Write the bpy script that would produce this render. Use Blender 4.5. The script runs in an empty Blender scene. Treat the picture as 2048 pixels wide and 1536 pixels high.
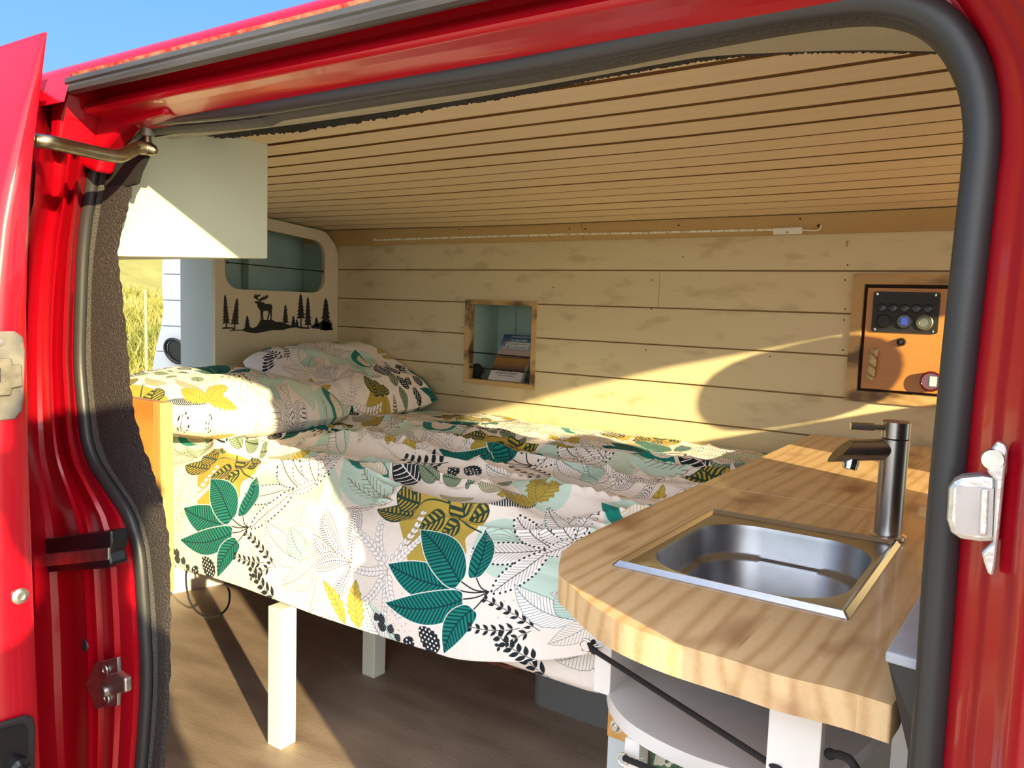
import bpy, bmesh, math, random
import numpy as np
from mathutils import Vector, Matrix
random.seed(7); RNG = np.random.default_rng(11)
SC = bpy.context.scene
COL = SC.collection
# ------------------------------------------------------------------ camera (solved from the vanishing points of the van)
F_PX, YAW, PITCH, ROLL = 1601.0, .5908438, .0958522, -.0335551
CAM = np.array([0, 0, 1.0])
def _axes():
    f = np.array([-math.sin(YAW)*math.cos(PITCH), math.cos(YAW)*math.cos(PITCH), -math.sin(PITCH)])
    r = np.array([math.cos(YAW), math.sin(YAW), 0.0]); d = np.cross(f, r)
    c, s = math.cos(ROLL), math.sin(ROLL)
    return np.array([c*r+s*d, -s*r+c*d, f])
AX = _axes()
def ray(px, py): return AX.T @ np.array([(px-1024)/F_PX, (py-768)/F_PX, 1.0])
def at(px, py, X=None, Y=None, Z=None):
    """Where a feature measured in the photograph lies on a known plane of the van."""
    d = ray(px, py)
    t = X/d[0] if X is not None else Y/d[1] if Y is not None else (Z-1)/d[2]
    return tuple(CAM+t*d)
def hit(px, py, p, n):
    d = ray(px, py); n = np.array(n, float)
    t = n @ (np.array(p, float)-CAM)/(n @ d)
    return tuple(CAM+t*d)
cam = bpy.data.cameras.new('camera'); cam.sensor_width = 36; cam.lens = 36*F_PX/2048; cam.clip_start = .02
co = bpy.data.objects.new('camera', cam); COL.objects.link(co)
co.matrix_world = Matrix(((AX[0][0], -AX[1][0], -AX[2][0], 0), (AX[0][1], -AX[1][1], -AX[2][1], 0),
                          (AX[0][2], -AX[1][2], -AX[2][2], 1.0), (0, 0, 0, 1)))
SC.camera = co
# ------------------------------------------------------------------ materials
MATS = {}
def _nt(name):
    m = bpy.data.materials.new(name); m.use_nodes = True
    nt = m.node_tree; b = nt.nodes['Principled BSDF']
    MATS[name] = m
    return m, nt, b
def _rgb(c): return (c[0], c[1], c[2], 1)
def node(nt, typ, **kw):
    n = nt.nodes.new(typ)
    for k, v in kw.items():
        if k.startswith('i_'): n.inputs[k[2:].replace('_', ' ')].default_value = v
        else: setattr(n, k, v)
    return n
def mat(name, col, rough=.5, metal=0, col2=None, scale=20, stretch=(1, 1, 1), bump=0, bscale=None, coat=0, lo=.35, hi=.65, spec=.5, sheen=0, detail=4, aniso=0):
    """Plain or two-tone noise material with optional bump."""
    m, nt, b = _nt(name)
    b.inputs['Base Color'].default_value = _rgb(col); b.inputs['Roughness'].default_value = rough
    b.inputs['Metallic'].default_value = metal; b.inputs['Coat Weight'].default_value = coat
    b.inputs['Coat Roughness'].default_value = .05
    b.inputs['Specular IOR Level'].default_value = spec
    b.inputs['Sheen Weight'].default_value = sheen
    if col2 is not None or bump:
        tc = node(nt, 'ShaderNodeTexCoord'); mp = node(nt, 'ShaderNodeMapping'); mp.inputs['Scale'].default_value = stretch
        nt.links.new(tc.outputs['Object'], mp.inputs['Vector'])
    if col2 is not None:
        nz = node(nt, 'ShaderNodeTexNoise'); nz.inputs['Scale'].default_value = scale; nz.inputs['Detail'].default_value = detail
        nt.links.new(mp.outputs['Vector'], nz.inputs['Vector'])
        cr = node(nt, 'ShaderNodeValToRGB'); cr.color_ramp.elements[0].position = lo; cr.color_ramp.elements[1].position = hi
        cr.color_ramp.elements[0].color = _rgb(col); cr.color_ramp.elements[1].color = _rgb(col2)
        nt.links.new(nz.outputs['Fac'], cr.inputs['Fac']); nt.links.new(cr.outputs['Color'], b.inputs['Base Color'])
    if bump:
        nb = node(nt, 'ShaderNodeTexNoise'); nb.inputs['Scale'].default_value = bscale or scale; nb.inputs['Detail'].default_value = 3
        nt.links.new(mp.outputs['Vector'], nb.inputs['Vector'])
        bp = node(nt, 'ShaderNodeBump'); bp.inputs['Strength'].default_value = bump; bp.inputs['Distance'].default_value = .01
        nt.links.new(nb.outputs['Fac'], bp.inputs['Height']); nt.links.new(bp.outputs['Normal'], b.inputs['Normal'])
    return m
def wood(name, light, dark, axis='X', rings=18, rough=.55, knots=None, knot_scale=3.0, grain=.5, coat=0, knot_amt=.5, distort=3.0, amp=.32, thin=1.0, squash=.10, boards=None, klo=.56):
    """Sawn timber: growth-ring bands stretched along one axis, fine fibre and optional knots."""
    m, nt, b = _nt(name)
    b.inputs['Roughness'].default_value = rough; b.inputs['Coat Weight'].default_value = coat
    tc = node(nt, 'ShaderNodeTexCoord'); mp = node(nt, 'ShaderNodeMapping')
    st = {'X': (squash, 1, 1), 'Y': (1, squash, 1), 'Z': (1, 1, squash)}[axis]
    src = tc.outputs['Object']
    if boards:      # glued-up staves: each one takes its own piece of the grain
        bx = node(nt, 'ShaderNodeSeparateXYZ'); nt.links.new(src, bx.inputs[0]); dv = node(nt, 'ShaderNodeMath', operation='MULTIPLY'); dv.inputs[1].default_value = 1/boards; nt.links.new(bx.outputs['X'], dv.inputs[0])
        fl = node(nt, 'ShaderNodeMath', operation='FLOOR'); nt.links.new(dv.outputs[0], fl.inputs[0]); wn = node(nt, 'ShaderNodeTexWhiteNoise', noise_dimensions='1D'); nt.links.new(fl.outputs[0], wn.inputs['W'])
        va = node(nt, 'ShaderNodeVectorMath', operation='MULTIPLY_ADD'); va.inputs[1].default_value = (3, 3, .4); nt.links.new(wn.outputs['Color'], va.inputs[0]); nt.links.new(src, va.inputs[2]); src = va.outputs[0]
    mp.inputs['Scale'].default_value = st
    nt.links.new(src, mp.inputs['Vector'])
    wv = node(nt, 'ShaderNodeTexWave', wave_type='BANDS', bands_direction={'X': 'Y', 'Y': 'X', 'Z': 'X'}[axis])
    wv.inputs['Scale'].default_value = rings*.5; wv.inputs['Distortion'].default_value = distort*2; wv.inputs['Detail'].default_value = 2.0; wv.inputs['Detail Scale'].default_value = .55
    nt.links.new(mp.outputs['Vector'], wv.inputs['Vector'])
    sn = node(nt, 'ShaderNodeMath', operation='MULTIPLY_ADD'); sn.inputs[1].default_value = 2; sn.inputs[2].default_value = -1; pw = node(nt, 'ShaderNodeMath', operation='POWER'); pw.inputs[1].default_value = thin; nt.links.new(wv.outputs['Fac'], pw.inputs[0]); nt.links.new(pw.outputs[0], sn.inputs[0])
    nf = node(nt, 'ShaderNodeTexNoise'); nf.inputs['Scale'].default_value = rings*9; nf.inputs['Detail'].default_value = 5
    nt.links.new(mp.outputs['Vector'], nf.inputs['Vector'])
    ad = node(nt, 'ShaderNodeMath', operation='MULTIPLY_ADD'); ad.inputs[1].default_value = amp; ad.inputs[2].default_value = .18
    nt.links.new(sn.outputs[0], ad.inputs[0])
    a2 = node(nt, 'ShaderNodeMath', operation='MULTIPLY_ADD'); a2.inputs[1].default_value = grain
    nt.links.new(nf.outputs['Fac'], a2.inputs[0]); nt.links.new(ad.outputs[0], a2.inputs[2])
    cr = node(nt, 'ShaderNodeValToRGB'); cr.color_ramp.elements[0].position = .15; cr.color_ramp.elements[1].position = .95
    cr.color_ramp.elements[0].color = _rgb(light); cr.color_ramp.elements[1].color = _rgb(dark)
    nt.links.new(a2.outputs[0], cr.inputs['Fac'])
    out = cr.outputs['Color']
    if knots is not None:
        mk = node(nt, 'ShaderNodeMapping')
        mk.inputs['Scale'].default_value = {'X': (.45, 1, 1), 'Y': (1, .45, 1), 'Z': (1, 1, .45)}[axis]
        nt.links.new(src, mk.inputs['Vector'])
        nzk = node(nt, 'ShaderNodeTexNoise'); nzk.inputs['Scale'].default_value = knot_scale; nzk.inputs['Detail'].default_value = 2.5
        nt.links.new(mk.outputs['Vector'], nzk.inputs['Vector'])
        kr = node(nt, 'ShaderNodeValToRGB'); kr.color_ramp.elements[0].position = klo; kr.color_ramp.elements[1].position = klo+.14
        kr.color_ramp.elements[0].color = (0, 0, 0, 1); kr.color_ramp.elements[1].color = (knot_amt,)*3+(1,)
        nt.links.new(nzk.outputs['Fac'], kr.inputs['Fac'])
        mx = node(nt, 'ShaderNodeMix', data_type='RGBA')
        nt.links.new(kr.outputs['Color'], mx.inputs[0]); nt.links.new(out, mx.inputs[6]); mx.inputs[7].default_value = _rgb(knots)
        out = mx.outputs[2]
    nt.links.new(out, b.inputs['Base Color'])
    bp = node(nt, 'ShaderNodeBump'); bp.inputs['Strength'].default_value = .12; bp.inputs['Distance'].default_value = .004
    nt.links.new(nf.outputs['Fac'], bp.inputs['Height']); nt.links.new(bp.outputs['Normal'], b.inputs['Normal'])
    return m
# ------------------------------------------------------------------ mesh builder
class MB:
    def __init__(s): s.v = []; s.f = []; s.m = []; s.sm = []; s.uv = None
    def add(s, vs, fs, mi=0, smooth=False):
        o = len(s.v); s.v += [tuple(map(float, p)) for p in vs]
        for f in fs: s.f.append(tuple(i+o for i in f)); s.m.append(mi); s.sm.append(smooth)
        return s
    def box(s, x0, x1, y0, y1, z0, z1, mi=0):
        v = [(x, y, z) for z in (z0, z1) for y in (y0, y1) for x in (x0, x1)]
        return s.add(v, [(0, 2, 3, 1), (4, 5, 7, 6), (0, 1, 5, 4), (2, 6, 7, 3), (0, 4, 6, 2), (1, 3, 7, 5)], mi)
    def obox(s, c, ex, ey, ez, mi=0):
        """box from centre and three half-axis vectors"""
        c, ex, ey, ez = map(Vector, (c, ex, ey, ez))
        v = [c+a*ex+b*ey+g*ez for g in (-1, 1) for b in (-1, 1) for a in (-1, 1)]
        return s.add(v, [(0, 2, 3, 1), (4, 5, 7, 6), (0, 1, 5, 4), (2, 6, 7, 3), (0, 4, 6, 2), (1, 3, 7, 5)], mi)
    def bar(s, a, b, w, h, up=(0, 0, 1), mi=0):
        a, b = Vector(a), Vector(b); t = (b-a); L = t.length; t.normalize()
        sd = t.cross(Vector(up)).normalized(); u = sd.cross(t)
        return s.obox((a+b)/2, t*L/2, sd*w/2, u*h/2, mi)
    def tube(s, pts, r, n=12, mi=0, caps=True, closed=False):
        pts = [Vector(p) for p in pts]; N = len(pts); rr = r if isinstance(r, (list, tuple)) else [r]*N
        tang = [((pts[(i+1) % N] if closed or i < N-1 else pts[i])-(pts[i-1] if closed or i > 0 else pts[i])).normalized() for i in range(N)]
        ref = Vector((0, 0, 1)) if abs(tang[0].z) < .9 else Vector((1, 0, 0))
        u = (ref-tang[0]*ref.dot(tang[0])).normalized(); rings = []
        for i in range(N):
            u = (u-tang[i]*u.dot(tang[i])).normalized(); w = tang[i].cross(u)
            rings.append([pts[i]+(u*math.cos(2*math.pi*k/n)+w*math.sin(2*math.pi*k/n))*rr[i] for k in range(n)])
        v = [p for g in rings for p in g]; f = []
        for i in range(N if closed else N-1):
            j = (i+1) % N
            for k in range(n): f.append((i*n+k, i*n+(k+1) % n, j*n+(k+1) % n, j*n+k))
        s.add(v, f, mi, True)
        if caps and not closed: s.add(rings[0][::-1], [tuple(range(n))], mi); s.add(rings[-1], [tuple(range(n))], mi)
        return s
    def lathe(s, prof, c=(0, 0, 0), axis=(0, 0, 1), n=32, mi=0, smooth=True):
        """prof: (radius, height) along axis"""
        a = Vector(axis).normalized(); ref = Vector((1, 0, 0)) if abs(a.x) < .9 else Vector((0, 1, 0))
        u = (ref-a*ref.dot(a)).normalized(); w = a.cross(u); c = Vector(c)
        v = [c+a*h+(u*math.cos(2*math.pi*k/n)+w*math.sin(2*math.pi*k/n))*r for r, h in prof for k in range(n)]
        f = [(i*n+k, i*n+(k+1) % n, (i+1)*n+(k+1) % n, (i+1)*n+k) for i in range(len(prof)-1) for k in range(n)]
        s.add(v, f, mi, smooth)
        if prof[0][0] > 1e-6: s.add(v[:n][::-1], [tuple(range(n))], mi)
        if prof[-1][0] > 1e-6: s.add(v[-n:], [tuple(range(n))], mi)
        return s
    def grid(s, P, mi=0, smooth=True, flip=False):
        R, Cn = len(P), len(P[0]); v = [p for row in P for p in row]
        f = [(i*Cn+j, i*Cn+j+1, (i+1)*Cn+j+1, (i+1)*Cn+j) for i in range(R-1) for j in range(Cn-1)]
        if flip: f = [q[::-1] for q in f]
        return s.add(v, f, mi, smooth)
    def prism(s, poly, d, mi=0):
        """3-D polygon pushed along vector d"""
        n = len(poly); d = Vector(d); a = [Vector(p) for p in poly]; b = [p+d for p in a]
        return s.add(a+b, [tuple(range(n-1, -1, -1)), tuple(range(n, 2*n))]+[(i, (i+1) % n, n+(i+1) % n, n+i) for i in range(n)], mi)
    def loft(s, rings, mi=0, smooth=True, cap0=False, cap1=False):
        n = len(rings[0]); v = [p for r in rings for p in r]
        f = [(i*n+k, i*n+(k+1) % n, (i+1)*n+(k+1) % n, (i+1)*n+k) for i in range(len(rings)-1) for k in range(n)]
        s.add(v, f, mi, smooth)
        if cap0: s.add(rings[0][::-1], [tuple(range(n))], mi)
        if cap1: s.add(rings[-1], [tuple(range(n))], mi)
        return s
    def sphere(s, c, r, n=16, m=10, mi=0, sc=(1, 1, 1)):
        v = []; c = Vector(c)
        for i in range(m+1):
            th = math.pi*i/m
            for k in range(n): v.append((c.x+r*sc[0]*math.sin(th)*math.cos(2*math.pi*k/n), c.y+r*sc[1]*math.sin(th)*math.sin(2*math.pi*k/n), c.z+r*sc[2]*math.cos(th)))
        f = [(i*n+k, (i+1)*n+k, (i+1)*n+(k+1) % n, i*n+(k+1) % n) for i in range(m) for k in range(n)]
        return s.add(v, f, mi, True)
    def build(s, name, mats, parent=None, bevel=0, bseg=2, recalc=True, autosmooth=True):
        me = bpy.data.meshes.new(name); me.from_pydata(s.v, [], s.f)
        if not isinstance(mats, (list, tuple)): mats = [mats]
        for m in mats: me.materials.append(MATS[m] if isinstance(m, str) else m)
        me.polygons.foreach_set('material_index', s.m); me.polygons.foreach_set('use_smooth', s.sm)
        if recalc:
            bm = bmesh.new(); bm.from_mesh(me); bmesh.ops.recalc_face_normals(bm, faces=bm.faces); bm.to_mesh(me); bm.free()
        me.update()
        if autosmooth and any(s.sm): me.set_sharp_from_angle(angle=math.radians(38))
        o = bpy.data.objects.new(name, me); COL.objects.link(o)
        if parent is not None:
            o.parent = parent; o.matrix_parent_inverse = Matrix.Translation(-Vector(parent.location)) if parent.type == 'EMPTY' else Matrix.Identity(4)
        if bevel:
            md = o.modifiers.new('bevel', 'BEVEL'); md.width = bevel; md.segments = bseg; md.limit_method = 'ANGLE'; md.angle_limit = math.radians(40)
        return o
def plate(outer, holes, thick, mtx, name, mats, parent=None, res=1):
    """flat panel with holes: outlines are 2-D lists, mtx places the plane (x right, y up, z normal)"""
    cu = bpy.data.curves.new(name, 'CURVE'); cu.dimensions = '2D'; cu.fill_mode = 'BOTH'; cu.extrude = thick/2
    for loop in [outer]+list(holes):
        sp = cu.splines.new('POLY'); sp.points.add(len(loop)-1)
        for p, q in zip(sp.points, loop): p.co = (q[0], q[1], 0, 1)
        sp.use_cyclic_u = True
    tmp = bpy.data.objects.new('tmp', cu); COL.objects.link(tmp)
    dg = bpy.context.evaluated_depsgraph_get(); dg.update()
    me = bpy.data.meshes.new_from_object(tmp.evaluated_get(dg)); bpy.data.objects.remove(tmp)
    bpy.data.curves.remove(cu)
    me.transform(mtx); me.name = name; me.materials.clear()
    for m in (mats if isinstance(mats, (list, tuple)) else [mats]): me.materials.append(MATS[m])
    o = bpy.data.objects.new(name, me); COL.objects.link(o)
    if parent is not None:
        o.parent = parent; o.matrix_parent_inverse = Matrix.Translation(-Vector(parent.location)) if parent.type == 'EMPTY' else Matrix.Identity(4)
    return o
def text_mesh(body, size, mtx, name, m, parent, align='CENTER', extrude=.0003):
    cu = bpy.data.curves.new(name, 'FONT'); cu.body = body; cu.size = size; cu.align_x = align; cu.extrude = extrude
    tmp = bpy.data.objects.new('tmp', cu); COL.objects.link(tmp)
    dg = bpy.context.evaluated_depsgraph_get(); dg.update()
    me = bpy.data.meshes.new_from_object(tmp.evaluated_get(dg)); bpy.data.objects.remove(tmp); bpy.data.curves.remove(cu)
    me.transform(mtx); me.name = name; me.materials.clear(); me.materials.append(MATS[m])
    o = bpy.data.objects.new(name, me); COL.objects.link(o)
    if parent is not None:
        o.parent = parent; o.matrix_parent_inverse = Matrix.Translation(-Vector(parent.location)) if parent.type == 'EMPTY' else Matrix.Identity(4)
    return o
def thing(name, loc, label, cat, group=None):
    o = bpy.data.objects.new(name, None); COL.objects.link(o); o.location = loc; o.empty_display_size = .05
    return tag(o, label, cat, group)
def tag(o, label, cat, group=None, kind=None):
    o['label'] = label; o['category'] = cat
    if group: o['group'] = group
    if kind: o['kind'] = kind
    return o
def struct(o, label=None):
    o['kind'] = 'structure'
    if label: o['label'] = label
    return o
def rrect(x0, x1, y0, y1, r, n=6):
    pts = []
    for cx, cy, a in ((x1-r, y1-r, 0), (x0+r, y1-r, 90), (x0+r, y0+r, 180), (x1-r, y0+r, 270)):
        for k in range(n+1):
            t = math.radians(a+90*k/n); pts.append((cx+r*math.cos(t), cy+r*math.sin(t)))
    return pts
def smooth_path(pts, n=8):
    """Catmull-Rom through points (any dimension)"""
    P = [np.array(p, float) for p in pts]; P = [2*P[0]-P[1]]+P+[2*P[-1]-P[-2]]; out = []
    for i in range(1, len(P)-2):
        for k in range(n):
            t = k/n; a, b, c, d = P[i-1], P[i], P[i+1], P[i+2]
            out.append(.5*((2*b)+(-a+c)*t+(2*a-5*b+4*c-d)*t*t+(-a+3*b-3*c+d)*t**3))
    out.append(P[-2]); return out
def frame_mtx(o, xd, yd):
    xd, yd = Vector(xd).normalized(), Vector(yd).normalized(); zd = xd.cross(yd)
    return Matrix(((xd.x, yd.x, zd.x, o[0]), (xd.y, yd.y, zd.y, o[1]), (xd.z, yd.z, zd.z, o[2]), (0, 0, 0, 1)))
def vnoise(x, y, seed=0):
    """smooth value noise on arrays"""
    x0 = np.floor(x).astype(int); y0 = np.floor(y).astype(int); fx = x-x0; fy = y-y0
    fx = fx*fx*(3-2*fx); fy = fy*fy*(3-2*fy)
    def h(i, j):
        n = (i*374761393+j*668265263+seed*974711) & 0x7fffffff
        n = ((n ^ (n >> 13))*1274126177) & 0x7fffffff
        return ((n ^ (n >> 16)) & 0xffff)/65535.0
    return (h(x0, y0)*(1-fx)+h(x0+1, y0)*fx)*(1-fy)+(h(x0, y0+1)*(1-fx)+h(x0+1, y0+1)*fx)*fy
WALL = 2.46       # inner face of the far wall
SUN_E, SKY_FILL, EXPO = 12.0, (3.4, 3.2, 2.9), 0.15
# ------------------------------------------------------------------ botanical print of the bed linen (computed, tiled by UV)
BED_PROF = [(1.150, .335), (1.163, .43), (1.182, .49), (1.212, .528), (1.26, .556), (1.33, .578), (1.46, .604), (1.7, .611), (2.0, .602), (2.46, .580)]
_bp = np.array(smooth_path(BED_PROF, 12)); _bs = np.concatenate([[0], np.cumsum(np.hypot(*np.diff(_bp, axis=0).T))])
def bed_s2yz(s): return np.interp(s, _bs, _bp[:, 0]), np.interp(s, _bs, _bp[:, 1])
def bpx(px, py):
    """point of the bed surface (x along the van, s up the drape and over the top) seen at a photo pixel"""
    d = ray(px, py); t = np.linspace(.6, 4, 5000); P = CAM+t[:, None]*d
    z = np.interp(P[:, 1], _bp[:, 0], _bp[:, 1]); k = np.argmax((P[:, 2] <= z) & (P[:, 1] > 1.1502))
    if P[k, 1] <= 1.1502: k = np.argmin(abs(P[:, 1]-1.151))
    yv = P[k, 1]
    return np.array([P[k, 0], np.interp(yv, _bp[:, 0], _bs)])
def cq(a, b): return bpx(600+a/3.573, 900+b/3.573)
PX_, PY_, RES = .687, 1.0, 1750
TW, TH = int(PX_*RES), int(PY_*RES)
IMG = np.empty((TH, TW, 3), np.float32)
def srgb(*c): return np.array([((v/255+.055)/1.055)**2.4 if v > 10 else v/255/12.92 for v in c], np.float32)
CREAM, MINT, SAGE, MUST, TEAL, TEALD = srgb(240, 231, 224), srgb(196, 221, 210), srgb(150, 165, 140), srgb(184, 160, 72), srgb(24, 128, 118), srgb(8, 62, 68)
INK, GREEN, GREY, WHITE, YEL, OLIVE, DUSK = srgb(34, 42, 48), srgb(44, 66, 52), srgb(128, 134, 130), srgb(246, 240, 238), srgb(206, 180, 84), srgb(128, 124, 66), srgb(60, 110, 118)
IMG[:] = CREAM
class Rg:
    """pixel patch around a set of points, wrapped on the torus"""
    def __init__(s, pts, pad):
        p = np.array(pts); a = np.floor((p.min(0)-pad)*RES).astype(int); b = np.ceil((p.max(0)+pad)*RES).astype(int)
        ix = np.arange(a[0], b[0]+1); iy = np.arange(a[1], b[1]+1)
        s.x, s.y = np.meshgrid(ix/RES, iy/RES); s.I = np.ix_(iy % TH, ix % TW)
    def put(s, m, c):
        m = np.clip(m, 0, 1)[..., None]; s_ = IMG[s.I]; IMG[s.I] = s_*(1-m)+np.asarray(c, np.float32)*m
AA = 1.0/RES
def cov(d): return np.clip(d/AA*.9+.5, 0, 1)
def seg(r, p, q):
    d = q-p; L = max(d @ d, 1e-12); t = np.clip(((r.x-p[0])*d[0]+(r.y-p[1])*d[1])/L, 0, 1)
    return np.hypot(r.x-p[0]-t*d[0], r.y-p[1]-t*d[1])
def stroke(pts, w, c):
    pts = [np.array(p, float) for p in pts]; r = Rg(pts, w*2); D = None
    for p, q in zip(pts, pts[1:]): e = seg(r, p, q); D = e if D is None else np.minimum(D, e)
    r.put(cov(w/2-D), c)
def curve(pts, w, c): stroke(smooth_path(pts, 6), w, c)
def dot(p, rad, c): r = Rg([p], rad*1.5); r.put(cov(rad-np.hypot(r.x-p[0], r.y-p[1])), c)
def leaf(p0, p1, W, fill=None, edge=None, ew=.0013, vein=None, vw=.3, sp=.008, k=.8, rib=None, rw=.0016, bend=0., e=.8, q=.8, wav=0., inset=.0, dots=None, gap=0., q2=None):
    p0, p1 = np.array(p0, float), np.array(p1, float); d = p1-p0; L = np.hypot(*d); t = d/L; n = np.array([-t[1], t[0]])
    r = Rg([p0, p1], W*1.6+abs(bend)*L+.004)
    a = (r.x-p0[0])*t[0]+(r.y-p0[1])*t[1]; u = a/L; uc = np.clip(u, 0, 1)
    v = (r.x-p0[0])*n[0]+(r.y-p0[1])*n[1]-bend*L*4*uc*(1-uc)
    w = W*np.sin(np.pi*uc**e)**(q if q2 is None else q+(q2-q)*uc)
    if wav: w = w*(1+wav*np.sin(uc*38+(v > 0)*1.7))
    dd = np.minimum(w-abs(v), np.minimum(u, 1-u)*L)
    ins = cov(dd)
    if fill is not None: r.put(ins, fill)
    if vein is not None:
        ph = (a-k*abs(v))/sp; f = abs(ph-np.floor(ph)-.5)*2*sp/2
        m = cov(vw*sp/2-f)*cov(dd-inset)*ins
        if gap: m = m*cov(abs(v)-gap)
        r.put(m, vein)
    if rib is not None: r.put(cov(rw/2-abs(v))*cov(np.minimum(u, .96-u)*L), rib)
    if edge is not None: r.put(cov(ew/2-abs(dd)), edge)
    if dots is not None:
        c, rad, step = dots
        for sgn in (-1, 1):
            for uu in np.arange(.03, 1, step/L):
                ww = W*math.sin(math.pi*uu**e)**q*sgn+bend*L*4*uu*(1-uu); dot(p0+t*uu*L+n*ww, rad, c)
def blob(pts, c):
    pts = np.array(smooth_path(list(pts)+[pts[0]], 8)); r = Rg(pts, .004); ins = np.zeros(r.x.shape, bool); D = None
    for p, q in zip(pts, np.roll(pts, -1, 0)):
        cr = ((p[1] > r.y) != (q[1] > r.y)); den = q[1]-p[1] if abs(q[1]-p[1]) > 1e-9 else 1e-9
        ins ^= cr & (r.x < (q[0]-p[0])*(r.y-p[1])/den+p[0]); e_ = seg(r, p, q); D = e_ if D is None else np.minimum(D, e_)
    r.put(cov(np.where(ins, D, -D)), c)
def spotted(p0, p1, W, c=INK, s=WHITE, rad=.0021):
    leaf(p0, p1, W, c, e=.75, q=.6, wav=.08); p0, p1 = np.array(p0), np.array(p1); d = p1-p0; L = np.hypot(*d); t = d/L; n = np.array([-t[1], t[0]]); i = 0
    for a in np.arange(.09, .95, .0085/L):
        w = W*math.sin(math.pi*a**.75)**.6*.84
        for b in np.arange(-W, W, .0085):
            b2 = b+.004*(i % 2)
            if abs(b2) < w-rad: dot(p0+t*a*L+n*b2, rad, s)
        i += 1
def sprig(p0, p1, n, ln, wd, c, ang=.75, bend=0., fill=True, stem=.0016):
    p0, p1 = np.array(p0, float), np.array(p1, float); d = p1-p0; L = np.hypot(*d); t = d/L; nn = np.array([-t[1], t[0]])
    f = lambda u: p0+t*L*u+nn*bend*L*4*u*(1-u)
    curve([f(u) for u in np.linspace(0, 1, 6)], stem, c)
    for i in range(n):
        u = .12+.86*i/(n-1); b = f(u); l = ln*(1-.35*u)
        for s in (-1, 1):
            dr = t*math.cos(ang)+nn*s*math.sin(ang)
            if fill: leaf(b+dr*.002, b+dr*l, wd, c, q=.9)
            else: leaf(b+dr*.001, b+dr*l, wd, WHITE, edge=c, ew=.0011)
def hatched(p0, p1, n, ln, c, ang=.8, bend=0., w=.0012):
    p0, p1 = np.array(p0, float), np.array(p1, float); d = p1-p0; L = np.hypot(*d); t = d/L; nn = np.array([-t[1], t[0]])
    f = lambda u: p0+t*L*u+nn*bend*L*4*u*(1-u); curve([f(u) for u in np.linspace(0, 1, 6)], w, c)
    for i in range(n):
        u = .1+.88*i/(n-1); b = f(u); l = ln*math.sin(math.pi*(.15+.8*u))
        for s in (-1, 1):
            dr = t*math.cos(ang)+nn*s*math.sin(ang); curve([b, b+dr*l*.5+t*.002, b+dr*l+t*l*.22], w, c)
def feather(p0, p1, W, c=DUSK, bend=.05, fill=WHITE): leaf(p0, p1, W, fill, edge=c, ew=.0012, vein=c, vw=.16, sp=.0085, k=.9, rib=c, rw=.0015, bend=bend, e=.7, q=.55, q2=.9, wav=.02)
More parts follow.
